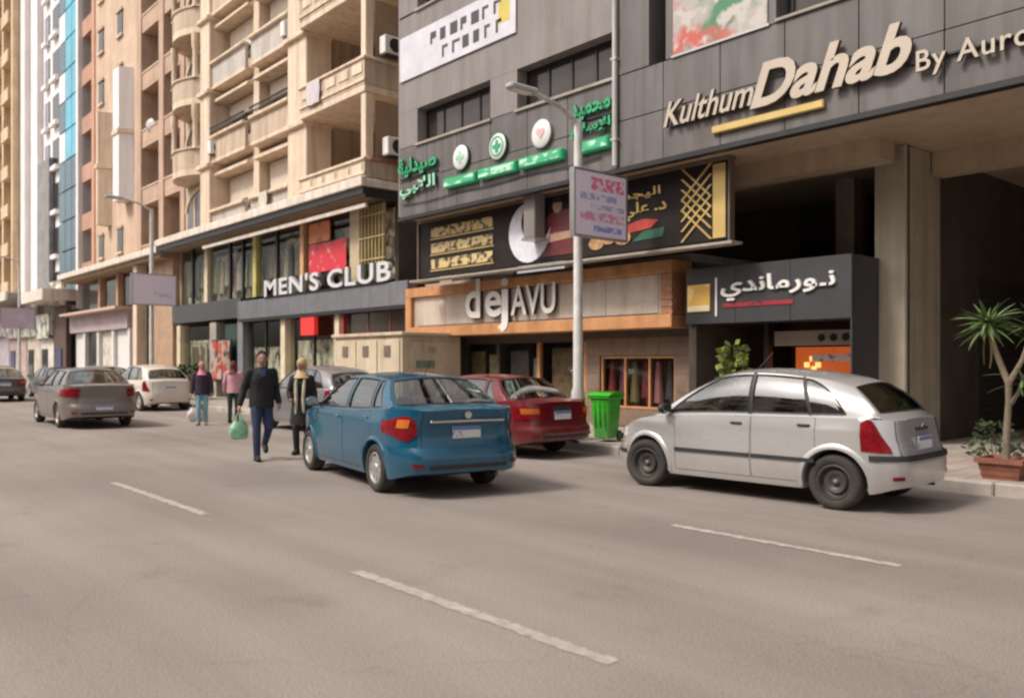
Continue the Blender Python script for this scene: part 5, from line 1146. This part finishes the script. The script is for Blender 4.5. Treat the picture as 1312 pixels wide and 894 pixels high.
# silver hatchback, rounded roof
SIL = dict(kind='hatch', L=3.95, W=1.67, wb=2.54, fo=.72, r=.3, gap=.065, paint=paint('silver_paint', (.55, .535, .53), .45, .5, .26), nf=3.4, nr=6,
    top=[(-1.93, .98), (-1.6, 1.0), (-.8, .985), (.2, .965), (.9, .93), (1.2, .9), (1.5, .83), (1.75, .73), (1.93, .62)],
    front_e=[(.1, -.05), (.4, .0), (.6, -.02), (.9, -.12)], rear_e=[(.1, -.06), (.35, .0), (.58, .0), (.72, -.05), (1.0, -.1)],
    doors=[(.78, -.28), (-.29, -1.08)], gh=[(1.1, .3), (.96, .2), (-.22, -.2), (-.27, -.25), (-.98, -.82), (-1.01, -.85), (-1.4, -1.16), (-1.74, -1.36)], kinds=['p', 'g', 'k', 'g', 'k', 'q', 'p'],
    roofz=[(-1.45, 1.31), (-1.1, 1.4), (-.6, 1.46), (-.2, 1.475), (.1, 1.45), (.4, 1.37)], wr=[(-1.45, .5), (-.8, .57), (0, .58), (.35, .55)], bulge=.045, arch=.03, bow_f=.2, bow_r=.1, crown_roof=.055, crown_f=.07,
    rub=.5, handle=plastic, mirror=plastic, rim=steel_rim, rim_kind='steel', lip=.045, sill=.2, end_f=.0, end_r=.08, bump=(.6, .5), strip=.56, plate=.73, gv=(.05, .94), rw=(.12, .93), glass_r=car_glass_d,
    lights=dict(fq=.5, fl=.55, fz0=.6, fz1=.7, rq=.8, rq1=.95, rlo=[(0, .64), (1, .66)], rhi=[(0, .7), (.3, .84), (.65, .98), (.85, .99), (1, .95)]), steer=.12)
BLU = dict(kind='sedan', L=4.3, W=1.69, wb=2.55, fo=.82, r=.3, paint=paint('blue_paint', (.0, .08, .15), .05, .12, .25), nf=3.8, nr=6.5,
    top=[(-2.15, 1.03), (-1.95, 1.055), (-1.5, 1.04), (-.8, .99), (.2, .96), (.95, .95), (1.3, .92), (1.7, .84), (1.98, .73), (2.15, .62)],
    front_e=[(.1, -.05), (.4, .0), (.6, -.02), (.9, -.12)], rear_e=[(.1, -.06), (.35, .02), (.52, .02), (.6, -.03), (.8, -.06), (.95, -.03), (1.05, -.02)],
    doors=[(.92, -.15), (-.16, -1.12)], gh=[(1.18, .38), (1.0, .26), (-.1, -.14), (-.18, -.22), (-.95, -.84), (-1.01, -.9), (-1.3, -.98), (-1.62, -1.1)], kinds=['p', 'g', 'p', 'g', 'p', 'g', 'p'],
    roofz=[(-1.15, 1.37), (-.6, 1.415), (-.1, 1.42), (.2, 1.4), (.42, 1.36)], wr=[(-1.15, .54), (-.3, .57), (.2, .57), (.4, .54)], bulge=.04, bow_f=.2, bow_r=.1, crown_roof=.05, crown_r=.035, rim=silver_rim, spokes=8, bump=(.6, .52), plate=.77,
    lights=dict(fq=.55, fl=.6, fz0=.64, fz1=.74, rq=.74, rq1=.985, rlo=[(0, .77), (.2, .7), (.5, .68), (1, .76)], rhi=[(0, .86), (.2, .94), (.6, .97), (1, .9)], amb=(.83, .93, .3, .75)))
RED = dict(BLU, L=4.25, W=1.66, wb=2.45, fo=.8, paint=paint('red_paint', (.14, .006, .012), .1, .3), top=[(-2.12, .93), (-1.9, .955), (-1.5, .95), (-.8, .92), (.2, .9), (.95, .88), (1.3, .85), (1.7, .78), (1.98, .69), (2.12, .6)],
    roofz=[(-1.15, 1.29), (-.6, 1.335), (-.1, 1.34), (.2, 1.32), (.42, 1.28)], rear_e=[(.1, -.06), (.35, .03), (.5, .03), (.56, -.02), (.8, -.05), (.95, -.08)], plate=.72, bump=(.54, .48), gh=[(1.15, .38), (.98, .26), (-.1, -.14), (-.17, -.21), (-.9, -.8), (-.96, -.86), (-1.2, -.93), (-1.52, -1.05)], doors=[(.9, -.13), (-.14, -1.05)],
    lights=dict(fq=.55, fl=.5, fz0=.6, fz1=.7, rq=.52, rq1=.98, rlo=[(0, .66), (1, .66)], rhi=[(0, .84), (.5, .86), (1, .84)], amb=(.75, .84, .2, .8)))
RED.pop('_holes', None)
GRY = dict(BLU, L=4.45, W=1.72, wb=2.6, paint=paint('grey_paint', (.2, .17, .155), .3, .45), plate=.5, lights=dict(fq=.55, fl=.5, fz0=.64, fz1=.74, rq=.62, rq1=.985, rlo=[(0, .76), (1, .78)], rhi=[(0, .96), (.5, .98), (1, .94)]))
WHT = dict(SIL, paint=paint('white_car_paint', (.66, .6, .53), .0, .45), rim=silver_rim, rim_kind='alloy', handle=None, mirror=None); WHT['handle'] = WHT['paint']; WHT['mirror'] = WHT['paint']; WHT.pop('rub'); WHT.pop('strip')
SLV = dict(WHT, paint=paint('pale_silver_paint', (.27, .26, .27), .4, .4)); SLV['handle'] = SLV['paint']; SLV['mirror'] = SLV['paint']
TAN = dict(RED, roof_paint=M('khaki_roof', (.42, .34, .18), .5, var=.1), paint=paint('olive_dark_paint', (.07, .07, .055), .1, .5)); SIL2 = dict(GRY, paint=paint('dusty_silver_paint', (.4, .38, .36), .3, .5))
# placement: rear axle centre and heading
def place(P, rx, ry, hd):
    xr = P['L'] / 2 - P['fo'] - P['wb']; return (rx - xr * math.cos(hd), ry - xr * math.sin(hd), 0)
h = R(183); c, ex_, K = make_car('parked_hatchback', 'silver five door hatchback with black steel wheels parked nearest the planter', place(SIL, -4.79, 9.52, h), h, SIL)
a = K['a']
# hatchback's own details: upper lamp wedge, wiper, badge, handle bar, rear door corner
for s in (1, -1):
    pts = [K['pt'](x, s * y, z, .012, -.6, s * .8) for (x, y, z) in ((-1.82, .66, .93), (-1.7, .79, .93), (-1.56, .74, 1.16), (-1.6, .69, 1.16))]
ex_('boot_handle', MB().box(-a + .055, -a + .09, -.16, .16, .865, .9, .01), plastic)
ex_('wiper', MB().tube([(-1.74, 0, 1.02), (-1.69, -.12, 1.1), (-1.66, -.34, 1.12)], .009, 6), plastic)
ex_('badge', MB().prism([(.0, .935), (-.045, .9), (-.032, .9), (0, .92), (.032, .9), (.045, .9)], 0, -a + .048, -a + .06), chrome)
ex_('aerial', MB().tube([(.1, 0, 1.5), (-.12, 0, 1.72)], .006, 6), plastic)
h = R(170.5); c, ex_, K = make_car('blue_sedan', 'metallic teal blue sedan in the road with silver hubcaps', place(BLU, -8.98, 6.45, h), h, BLU); a = K['a']
ex_('chrome_strip', MB().box(-a - .01, -a + .03, -.5, .5, .885, .92, .01), chrome); ex_('badge', MB().lathe([(0, -a - .004), (.045, -a - .002), (.05, -a + .02)], (0, 0, .975), 0, 20), chrome)
ex_('aerial', MB().tube([(-.95, 0, 1.44), (-1.12, 0, 1.62)], .006, 6), plastic)
h = R(180); c, ex_, K = make_car('red_sedan', 'dark red older sedan parked at the kerb behind the blue sedan', (-12.4, 10.05, 0), h, RED); a = K['a']
ex_('boot_recess', MB().box(-a + .02, -a + .05, -.2, .2, .79, .86), plastic)
h = R(180); make_car('grey_sedan', 'dusty brown grey sedan driving away in the left lane', (-24.3, 6.2, 0), R(178), GRY)
make_car('white_hatchback', 'cream white hatchback parked at the far kerb in front of the brown block', (-30.6, 9.9, 0), R(183), WHT)
make_car('silver_hatchback', 'grey silver hatchback parked at the kerb behind the walking couple', (-18.4, 9.95, 0), R(180), SLV)
make_car('dark_sedan', 'dark olive sedan cut off by the left edge of the picture', (-41.6, 7.3, 0), R(178), TAN)
make_car('parked_sedan', 'dusty silver sedan half hidden behind the brown grey sedan', (-36.4, 9.95, 0), R(181), SIL2)
DK2 = dict(RED, paint=paint('far_dark_paint', (.05, .05, .055), .2, .4), detail=False); make_car('far_parked_sedan', 'dark sedan parked farthest along the kerb near the lilac sign', (-43.5, 9.95, 0), R(180), DK2)
TX = dict(GRY, paint=paint('far_white_paint', (.6, .58, .56), .0, .4), detail=False); make_car('far_sedan', 'white sedan far down the street beyond the dark olive sedan', (-52, 9.0, 0), R(180), TX)
# ------------------------------------------------------------------ people
def skin_mesh(nodes, edges, root, sub=2):
    """nodes: name -> (position, radius or (rx, ry)); returns a Mesh grown by Skin + Subdivision"""
    names = list(nodes); me = bpy.data.meshes.new('sk'); me.from_pydata([nodes[n][0] for n in names], [(names.index(a), names.index(b)) for a, b in edges], [])
    bm = bmesh.new(); bm.from_mesh(me); lay = bm.verts.layers.skin.verify(); bm.verts.ensure_lookup_table()
    for i, n in enumerate(names):
        r = nodes[n][1]; bm.verts[i][lay].radius = r if isinstance(r, tuple) else (r, r); bm.verts[i][lay].use_root = (n == root)
    bm.to_mesh(me); bm.free(); o = bpy.data.objects.new('sk', me); COL.objects.link(o)
    s = o.modifiers.new('s', 'SKIN'); s.use_smooth_shade = True; s.branch_smoothing = .6; u = o.modifiers.new('u', 'SUBSURF'); u.levels = sub; u.render_levels = sub
    bpy.context.view_layer.update(); dg = bpy.context.evaluated_depsgraph_get(); out = bpy.data.meshes.new_from_object(o.evaluated_get(dg)); bpy.data.objects.remove(o); bpy.data.meshes.remove(me)
    for p in out.polygons: p.use_smooth = True
    return out
def fused(mb, voxel, smooth=2):
    """overlapping shapes melted into one continuous surface"""
    me = mb.mesh('sk', None); o = bpy.data.objects.new('sk', me); COL.objects.link(o)
    r = o.modifiers.new('r', 'REMESH'); r.mode = 'VOXEL'; r.voxel_size = voxel; r.use_smooth_shade = True
    q = o.modifiers.new('s', 'SMOOTH'); q.factor = .5; q.iterations = smooth
    bpy.context.view_layer.update(); dg = bpy.context.evaluated_depsgraph_get(); out = bpy.data.meshes.new_from_object(o.evaluated_get(dg)); bpy.data.objects.remove(o); bpy.data.meshes.remove(me)
    for p in out.polygons: p.use_smooth = True
    return out
def limb(mb, pts, rad, n=12):
    """tapered limb with rounded joints"""
    mb.tube(pts, rad, n)
    for p, r_ in zip(pts, rad): mb.ball(p, r_ * 1.0, 12, 8)
def rings(mb, rs, n=20):
    """torso: rs = (centre, half depth, half width) from bottom to top"""
    rows = [[(c[0] + a_ * math.cos(2 * math.pi * k / n), c[1] + b_ * math.sin(2 * math.pi * k / n), c[2]) for k in range(n)] for (c, a_, b_) in rs]
    mb.grid(rows, True, True); m = len(mb.v); mb.f += [tuple(range(m - n, m)), tuple(range(m - n * len(rows) + n - 1, m - n * len(rows) - 1, -1))]; mb.sm += [True, True]
def put(me, mat, name, parent): me.materials.clear(); me.materials.append(mat); me.name = name; return link(name, me, parent, True)
def merge_mb(me, mb):
    bm = bmesh.new(); bm.from_mesh(me); m2 = mb.mesh('tmp', None); bm.from_mesh(m2); bm.to_mesh(me); bm.free(); bpy.data.meshes.remove(m2)
    for p in me.polygons: p.use_smooth = True
def person(label, loc, face, H, J, C):
    """J: joints (x forward, y left, z up, for a 1.75 m figure); C: colours and clothing switches"""
    t = thing('person', label, 'person', loc, face, 'pedestrians'); k = H / 1.75
    j = {n: tuple(c * k for c in p) for n, p in J.items()}; S = lambda r: r * k if not isinstance(r, tuple) else tuple(q * k for q in r)
    skin = M('skin_tone', (.42, .25, .18), .55, var=.08)
    def nd(d): return {n: (j[n], S(r)) for n, r in d.items()}
    E0 = [('pelvis', 'spine'), ('spine', 'chest'), ('chest', 'neck'), ('neck', 'skull')]
    LEG = [e for s in 'LR' for e in (('pelvis', 'hip' + s), ('hip' + s, 'knee' + s), ('knee' + s, 'ankle' + s), ('ankle' + s, 'toe' + s))]
    ARM = [e for s in 'LR' for e in (('chest', 'sho' + s), ('sho' + s, 'elb' + s), ('elb' + s, 'wri' + s), ('wri' + s, 'palm' + s))]
    V_ = {n: Vector(p) for n, p in j.items() if n != 'look'}; bq = MB(); up = lambda p, z: tuple(Vector(p) + Vector((0, 0, z * k)))
    rings(bq, [(up(V_['pelvis'], -.06), .09 * k, .13 * k), (up(V_['pelvis'], .03), .095 * k, .135 * k), (tuple(V_['spine']), .085 * k, .115 * k), (tuple(V_['chest']), .1 * k, .14 * k), (up(V_['chest'], .1), .07 * k, .13 * k), (up(V_['neck'], .0), .05 * k, .055 * k)])
    limb(bq, [V_['neck'], V_['skull']], [.05 * k, .052 * k])
    for s in 'LR':
        limb(bq, [V_['hip' + s], V_['knee' + s], V_['ankle' + s], V_['toe' + s]], [.075 * k, .05 * k, .035 * k, .03 * k]); limb(bq, [V_['sho' + s], V_['elb' + s], V_['wri' + s]], [.045 * k, .036 * k, .026 * k]); limb(bq, [V_['wri' + s], V_['palm' + s]], [.026 * k, .03 * k])
    hc = Vector(j['head']); q = bq; n, m = 20, 16; rows = []; fd = math.atan2(J.get('look', (1, 0))[1], J.get('look', (1, 0))[0])
    for i in range(m + 1):                       # head: brow, nose, cheek and chin pulled out of an ellipsoid
        th = math.pi * i / m; row = []
        for b in range(n):
            ph = 2 * math.pi * b / n; d = Vector((math.sin(th) * math.cos(ph), math.sin(th) * math.sin(ph), math.cos(th))); x, y, z = .094 * d.x, .076 * d.y, .118 * d.z
            if d.x > 0:
                nose = math.exp(-((d.y / .16)**2) - (((z + .015) / .025)**2)); x += .022 * nose; x += .006 * math.exp(-((z - .025) / .014)**2) - .008 * math.exp(-((abs(d.y) - .38) / .17)**2 - ((z - .005) / .015)**2); x += .006 * math.exp(-((z + .055) / .012)**2 - (d.y / .3)**2)
            if z < -.04: y *= 1 - .9 * (-.04 - z) / .118 * .6; x += .012 * (-.04 - z) / .078
            v = Vector((x, y, z)) * k; v.rotate(Matrix.Rotation(fd, 3, 'Z')); row.append(hc + v)
        rows.append(row)
    q.grid(rows, True, True)
    rot = Matrix.Rotation(fd, 3, 'Z')
    for s in (1, -1): e = Vector((.0, s * .078, -.005)) * k; e.rotate(rot); q.ball(hc + e, (.018 * k, .012 * k, .03 * k), 8, 6)
    # fingers, four unequal and a thumb, curled
    for s in 'LR':
        w_, p_ = Vector(j['wri' + s]), Vector(j['palm' + s]); d = (p_ - w_).normalized(); fwd = Vector((1, 0, 0)); lat = (fwd - d * fwd.dot(d)).normalized(); inn = d.cross(lat) * (1 if s == 'L' else -1); curl = C.get('curl' + s, .5)
        for f, (o, ln) in enumerate(((-.026, .062), (-.009, .074), (.009, .078), (.026, .07))):
            b = p_ + lat * o * k; pts = [b]; ang = 0
            for sg in range(3): ang += curl * .55; b = b + (d * math.cos(ang) + inn * math.sin(ang)) * ln * k / 3 * 1.1; pts.append(b)
            q.tube(pts, [.009 * k, .0085 * k, .0078 * k, .006 * k], 6)
        b = w_.lerp(p_, .35) + lat * .03 * k; q.tube([b, b + (lat * .6 + d * .7 + inn * .3) * .035 * k, b + (lat * .55 + d * 1.2 + inn * .6) * .055 * k], [.011 * k, .009 * k, .007 * k], 6)
    put(fused(q, .0065, 1), skin, 'body', t)
    for s in (1, -1): e = Vector((.083, s * .03, .006)) * k; e.rotate(rot); MB().ball(hc + e, .0095 * k, 8, 6).build('eye', M('eye_dark', (.03, .02, .018), .2), t, True)
    e = Vector((.093, 0, -.055)) * k; e.rotate(rot); MB().ball(hc + e, (.006 * k, .02 * k, .006 * k), 8, 5).build('mouth', M('lip', (.3, .12, .1), .5), t, True)
    # hair or headscarf
    q = MB(); rows = []; scarf = C.get('scarf')
    for i in range(11):
        th = math.pi * (.0 + (.78 if scarf else .58) * i / 10); row = []
        for b in range(20):
            ph = 2 * math.pi * b / 20; fr = math.cos(ph); lim = 1.0
            if fr > .25: th2 = min(th, math.pi * (.27 if not scarf else .37) + (1 - fr) * .9)
            else: th2 = th
            gR = 1.12 if scarf else 1.07; v = Vector((.1 * gR * math.sin(th2) * math.cos(ph) - .006, .084 * gR * math.sin(th2) * math.sin(ph), .124 * gR * math.cos(th2))) * k; v.rotate(rot); row.append(hc + v)
        rows.append(row)
    q.grid(rows, True, True)
    if scarf:
        nz = Vector(j['neck']); q.lathe([(.07 * k, .1 * k), (.085 * k, .03 * k), (.12 * k, -.04 * k), (.16 * k, -.09 * k)], tuple(nz + Vector((0, 0, .02 * k))), 2, 18)
    q.build('headscarf' if scarf else 'hair', C['hair'], t, True)
    # clothing
    g_ = C.get('puff', 1.0)
    q = MB(); G = k * g_
    rings(q, [(up(V_['pelvis'], C.get('hem', -.1)), .135 * G, .185 * G), (up(V_['pelvis'], .05), .13 * G, .18 * G), (tuple(V_['spine']), .125 * G, .172 * G), (tuple(V_['chest']), .135 * G, .175 * G), (up(V_['chest'], .075), .115 * G, .165 * G), (up(V_['neck'], -.03), .085 * G, .11 * G), (up(V_['neck'], .025), .072 * G, .075 * G)])
    for s in 'LR':
        cu = V_['wri' + s].lerp(V_['elb' + s], .06); limb(q, [V_['sho' + s], V_['sho' + s].lerp(V_['elb' + s], .5), V_['elb' + s], V_['elb' + s].lerp(cu, .5), cu], [.07 * G, .066 * G, .058 * G, .053 * G, .046 * G])
        limb(q, [V_['chest'] + Vector((0, 0, .05 * k)), V_['sho' + s]], [.085 * G, .068 * G])
    put(fused(q, .011, 2), C['top'], C.get('top_name', 'jacket'), t)
    if C.get('coat'):
        pz = Vector(j['pelvis']); zz = C['coat'] * k; q = MB(); rows = []
        for i in range(7):
            u = i / 6; rows.append([(pz.x + (.15 + .05 * u) * k * math.cos(b * .3927) + .01 * k * math.sin(b * 1.7), pz.y + (.175 + .05 * u) * k * math.sin(b * .3927), lerp(pz.z + .1 * k, zz, u)) for b in range(16)])
        q.grid(rows, True, True).build('coat_skirt', C['top'], t, True)
    q = MB(); rings(q, [(up(V_['pelvis'], -.12), .1 * k, .155 * k), (up(V_['pelvis'], -.03), .118 * k, .162 * k), (up(V_['pelvis'], .06), .112 * k, .155 * k)])
    for s in 'LR':
        hp, kn, an = V_['hip' + s], V_['knee' + s], V_['ankle' + s]; limb(q, [hp, hp.lerp(kn, .5), kn, kn.lerp(an, .5), an + Vector((0, 0, .0))], [.094 * k, .084 * k, .068 * k, .062 * k, .054 * k])
    put(fused(q, .011, 2), C['legs'], 'trousers', t)
    for s in 'LR':
        a_, o_ = Vector(j['ankle' + s]), Vector(j['toe' + s]); d = o_ - a_; d.z = 0; d = d.normalized() if d.length > 1e-4 else Vector((1, 0, 0)); hl = a_ - d * .05 * k
        q = MB().tube([(hl.x, hl.y, a_.z + .0), (hl.x, hl.y, max(.03 * k, a_.z - .05 * k)), tuple(a_.lerp(o_, .5) + Vector((0, 0, -.008 * k))), tuple(o_ + d * .04 * k), tuple(o_ + d * .07 * k)], [.045 * k, .05 * k, .048 * k, .04 * k, .02 * k], 10); q.build('shoe', C['shoe'], t, True)
    if C.get('shirt'): z = Vector(j['neck']); MB().prism([(z.y - .055 * k, z.z + .0 * k), (z.y + .055 * k, z.z), (z.y, z.z - .27 * k)], 0, z.x + .06 * k, z.x + .135 * k).build('shirt', C['shirt'], t, True)
    if C.get('shawl'):
        z = Vector(j['neck'])
        for s in (1, -1): MB().tube([(z.x + .05 * k, z.y + s * .07 * k, z.z + .02 * k), (z.x + .14 * k, z.y + s * .075 * k, z.z - .18 * k), (z.x + .165 * k, z.y + s * .065 * k, z.z - .45 * k), (z.x + .15 * k, z.y + s * .07 * k, z.z - .72 * k)], [.022 * k, .028 * k, .03 * k, .026 * k], 8).build('shawl_end', C['shawl'], t, True)
    return t, j
def stand(**o):
    J = dict(pelvis=(0, 0, .95), spine=(0, 0, 1.12), chest=(.0, 0, 1.32), neck=(0, 0, 1.47), skull=(.01, 0, 1.56), head=(.02, 0, 1.635))
    for s, y in (('L', 1), ('R', -1)): J.update({'hip' + s: (0, y * .09, .9), 'knee' + s: (.02, y * .095, .49), 'ankle' + s: (0, y * .1, .085), 'toe' + s: (.15, y * .11, .035), 'sho' + s: (0, y * .18, 1.41), 'elb' + s: (-.02, y * .245, 1.14), 'wri' + s: (.06, y * .27, .9), 'palm' + s: (.08, y * .27, .82)})
    J.update(o); return J
def face_to(x, y): return math.atan2(-y, -x)         # towards the photographer at the origin
cl = lambda n, c, v=.2: M(n, c, .85, var=v, scale=6, bump=.9, bscale=9)
blackj = cl('black_jacket', (.014, .013, .014)); jeans = cl('dark_jeans', (.03, .045, .1)); 
# man walking with a green bag
J = stand(hipR=(.02, -.09, .9), kneeR=(.1, -.09, .5), ankleR=(.1, -.085, .085), toeR=(.25, -.09, .035), kneeL=(.06, .1, .5), ankleL=(-.3, .1, .26), toeL=(-.24, .1, .12), elbR=(-.06, -.27, 1.14), wriR=(.02, -.34, .9), palmR=(.03, -.355, .82), elbL=(-.12, .24, 1.15), wriL=(.02, .27, .92), palmL=(.06, .27, .85))
man, jm = person('man in black jacket and dark jeans striding towards the camera with a green bag', (-13.3, 6.1, 0), face_to(-13.3, 6.1) + .15, 1.78, J, dict(hair=cl('hair_black', (.02, .015, .012)), top=blackj, legs=jeans, shoe=cl('shoe_dark', (.025, .02, .02)), shirt=cl('blue_shirt', (.06, .09, .18)), curlR=1.1, puff=1.08))
def bag(label, loc, face, mat, H, W_):
    t = thing('carrier_bag', label, 'bag', loc, face, 'carrier bags'); rows = []; rg = random.Random(5)
    for i in range(9):
        u = i / 8; rad = W_ * (.35 + .75 * math.sin(math.pi * min(1, u * .62 + .12))**1.1); rows.append([(rad * .6 * math.cos(b * .3927) * (1 + rg.uniform(-.2, .2)), rad * math.sin(b * .3927) * (1 + rg.uniform(-.18, .18)), -.14 - H * u + rg.uniform(-.012, .012)) for b in range(16)])
    rows.append([(0, 0, -.15 - H)] * 16); m = MB().grid(rows, True, True); m.build('sack', mat, t, True, 70)
    for s in (1, -1): MB().tube([(0, s * .004, 0), (.0, s * W_ * .3, -.09), (.0, s * W_ * .36, -.16)], [.008, .012, .02], 6).build('bag_handle', mat, t, True)
pw = man.matrix_basis @ Vector(jm['palmR'])
greenb = M('green_bag', (.42, .74, .52), .35, var=.35, scale=9, bump=.9, bscale=12); greenb.node_tree.nodes['Principled BSDF'].inputs['Transmission Weight'].default_value = .35; pinkb = M('pink_bag', (.7, .58, .58), .4, var=.15, scale=9, bump=.4, bscale=14)
f = man.rotation_euler.z
bag('pale green plastic carrier bag in the striding man\'s hand', tuple(pw + Vector((0, 0, -.03))), f + .3, greenb, .3, .14)
# woman beside him
J = stand(look=(1, -.5), hipR=(0, -.085, .9), kneeR=(.12, -.08, .5), ankleR=(.06, -.08, .085), toeR=(.2, -.09, .035), kneeL=(-.02, .08, .5), ankleL=(-.22, .08, .13), toeL=(-.1, .08, .05), shoL=(0, .16, 1.39), shoR=(0, -.16, 1.39), elbR=(.02, -.23, 1.13), wriR=(.2, -.16, 1.0), palmR=(.27, -.12, .99), elbL=(-.05, .22, 1.13))
person('woman in long black coat with a cream shawl beside the striding man', (-13.75, 7.05, 0), face_to(-13.75, 7.05) - .25, 1.66, J, dict(hair=cl('blonde_scarf', (.5, .36, .2)), scarf=True, top=blackj, coat=.55, legs=cl('black_trousers', (.02, .016, .018)), shoe=MATS['shoe_dark'], shawl=cl('cream_shawl', (.55, .5, .36)), puff=.98))
J = stand(kneeR=(.06, -.09, .49), ankleR=(.02, -.095, .085), kneeL=(.0, .09, .49), ankleL=(-.05, .1, .085), toeL=(.1, .11, .035))
person('young woman in pink headscarf, dark jacket and pale blue jeans', (-21.7, 8.35, 0), face_to(-21.7, 8.35) - .1, 1.6, J, dict(hair=cl('pink_scarf', (.6, .2, .26)), scarf=True, top=cl('aubergine_jacket', (.035, .02, .035)), legs=cl('pale_jeans', (.22, .4, .46)), shoe=cl('shoe_tan', (.3, .22, .18)), puff=1.1))
J = stand(elbR=(.06, -.25, 1.15), wriR=(.22, -.16, 1.05), palmR=(.29, -.13, 1.04))
person('person in pink top and dark trousers walking away behind the green bag', (-22.0, 9.3, 0), face_to(-22.0, 9.3) + 2.9, 1.62, J, dict(hair=cl('dark_red_hair', (.12, .03, .025)), scarf=True, top=cl('pink_top', (.6, .32, .36)), top_name='sweater', legs=cl('dark_green_trousers', (.03, .045, .035)), shoe=MATS['shoe_dark'], puff=1.0))
bag('pink and white bag on the ground beside the pink headscarf', (-23.2, 8.75, .52), 0, pinkb, .36, .2)
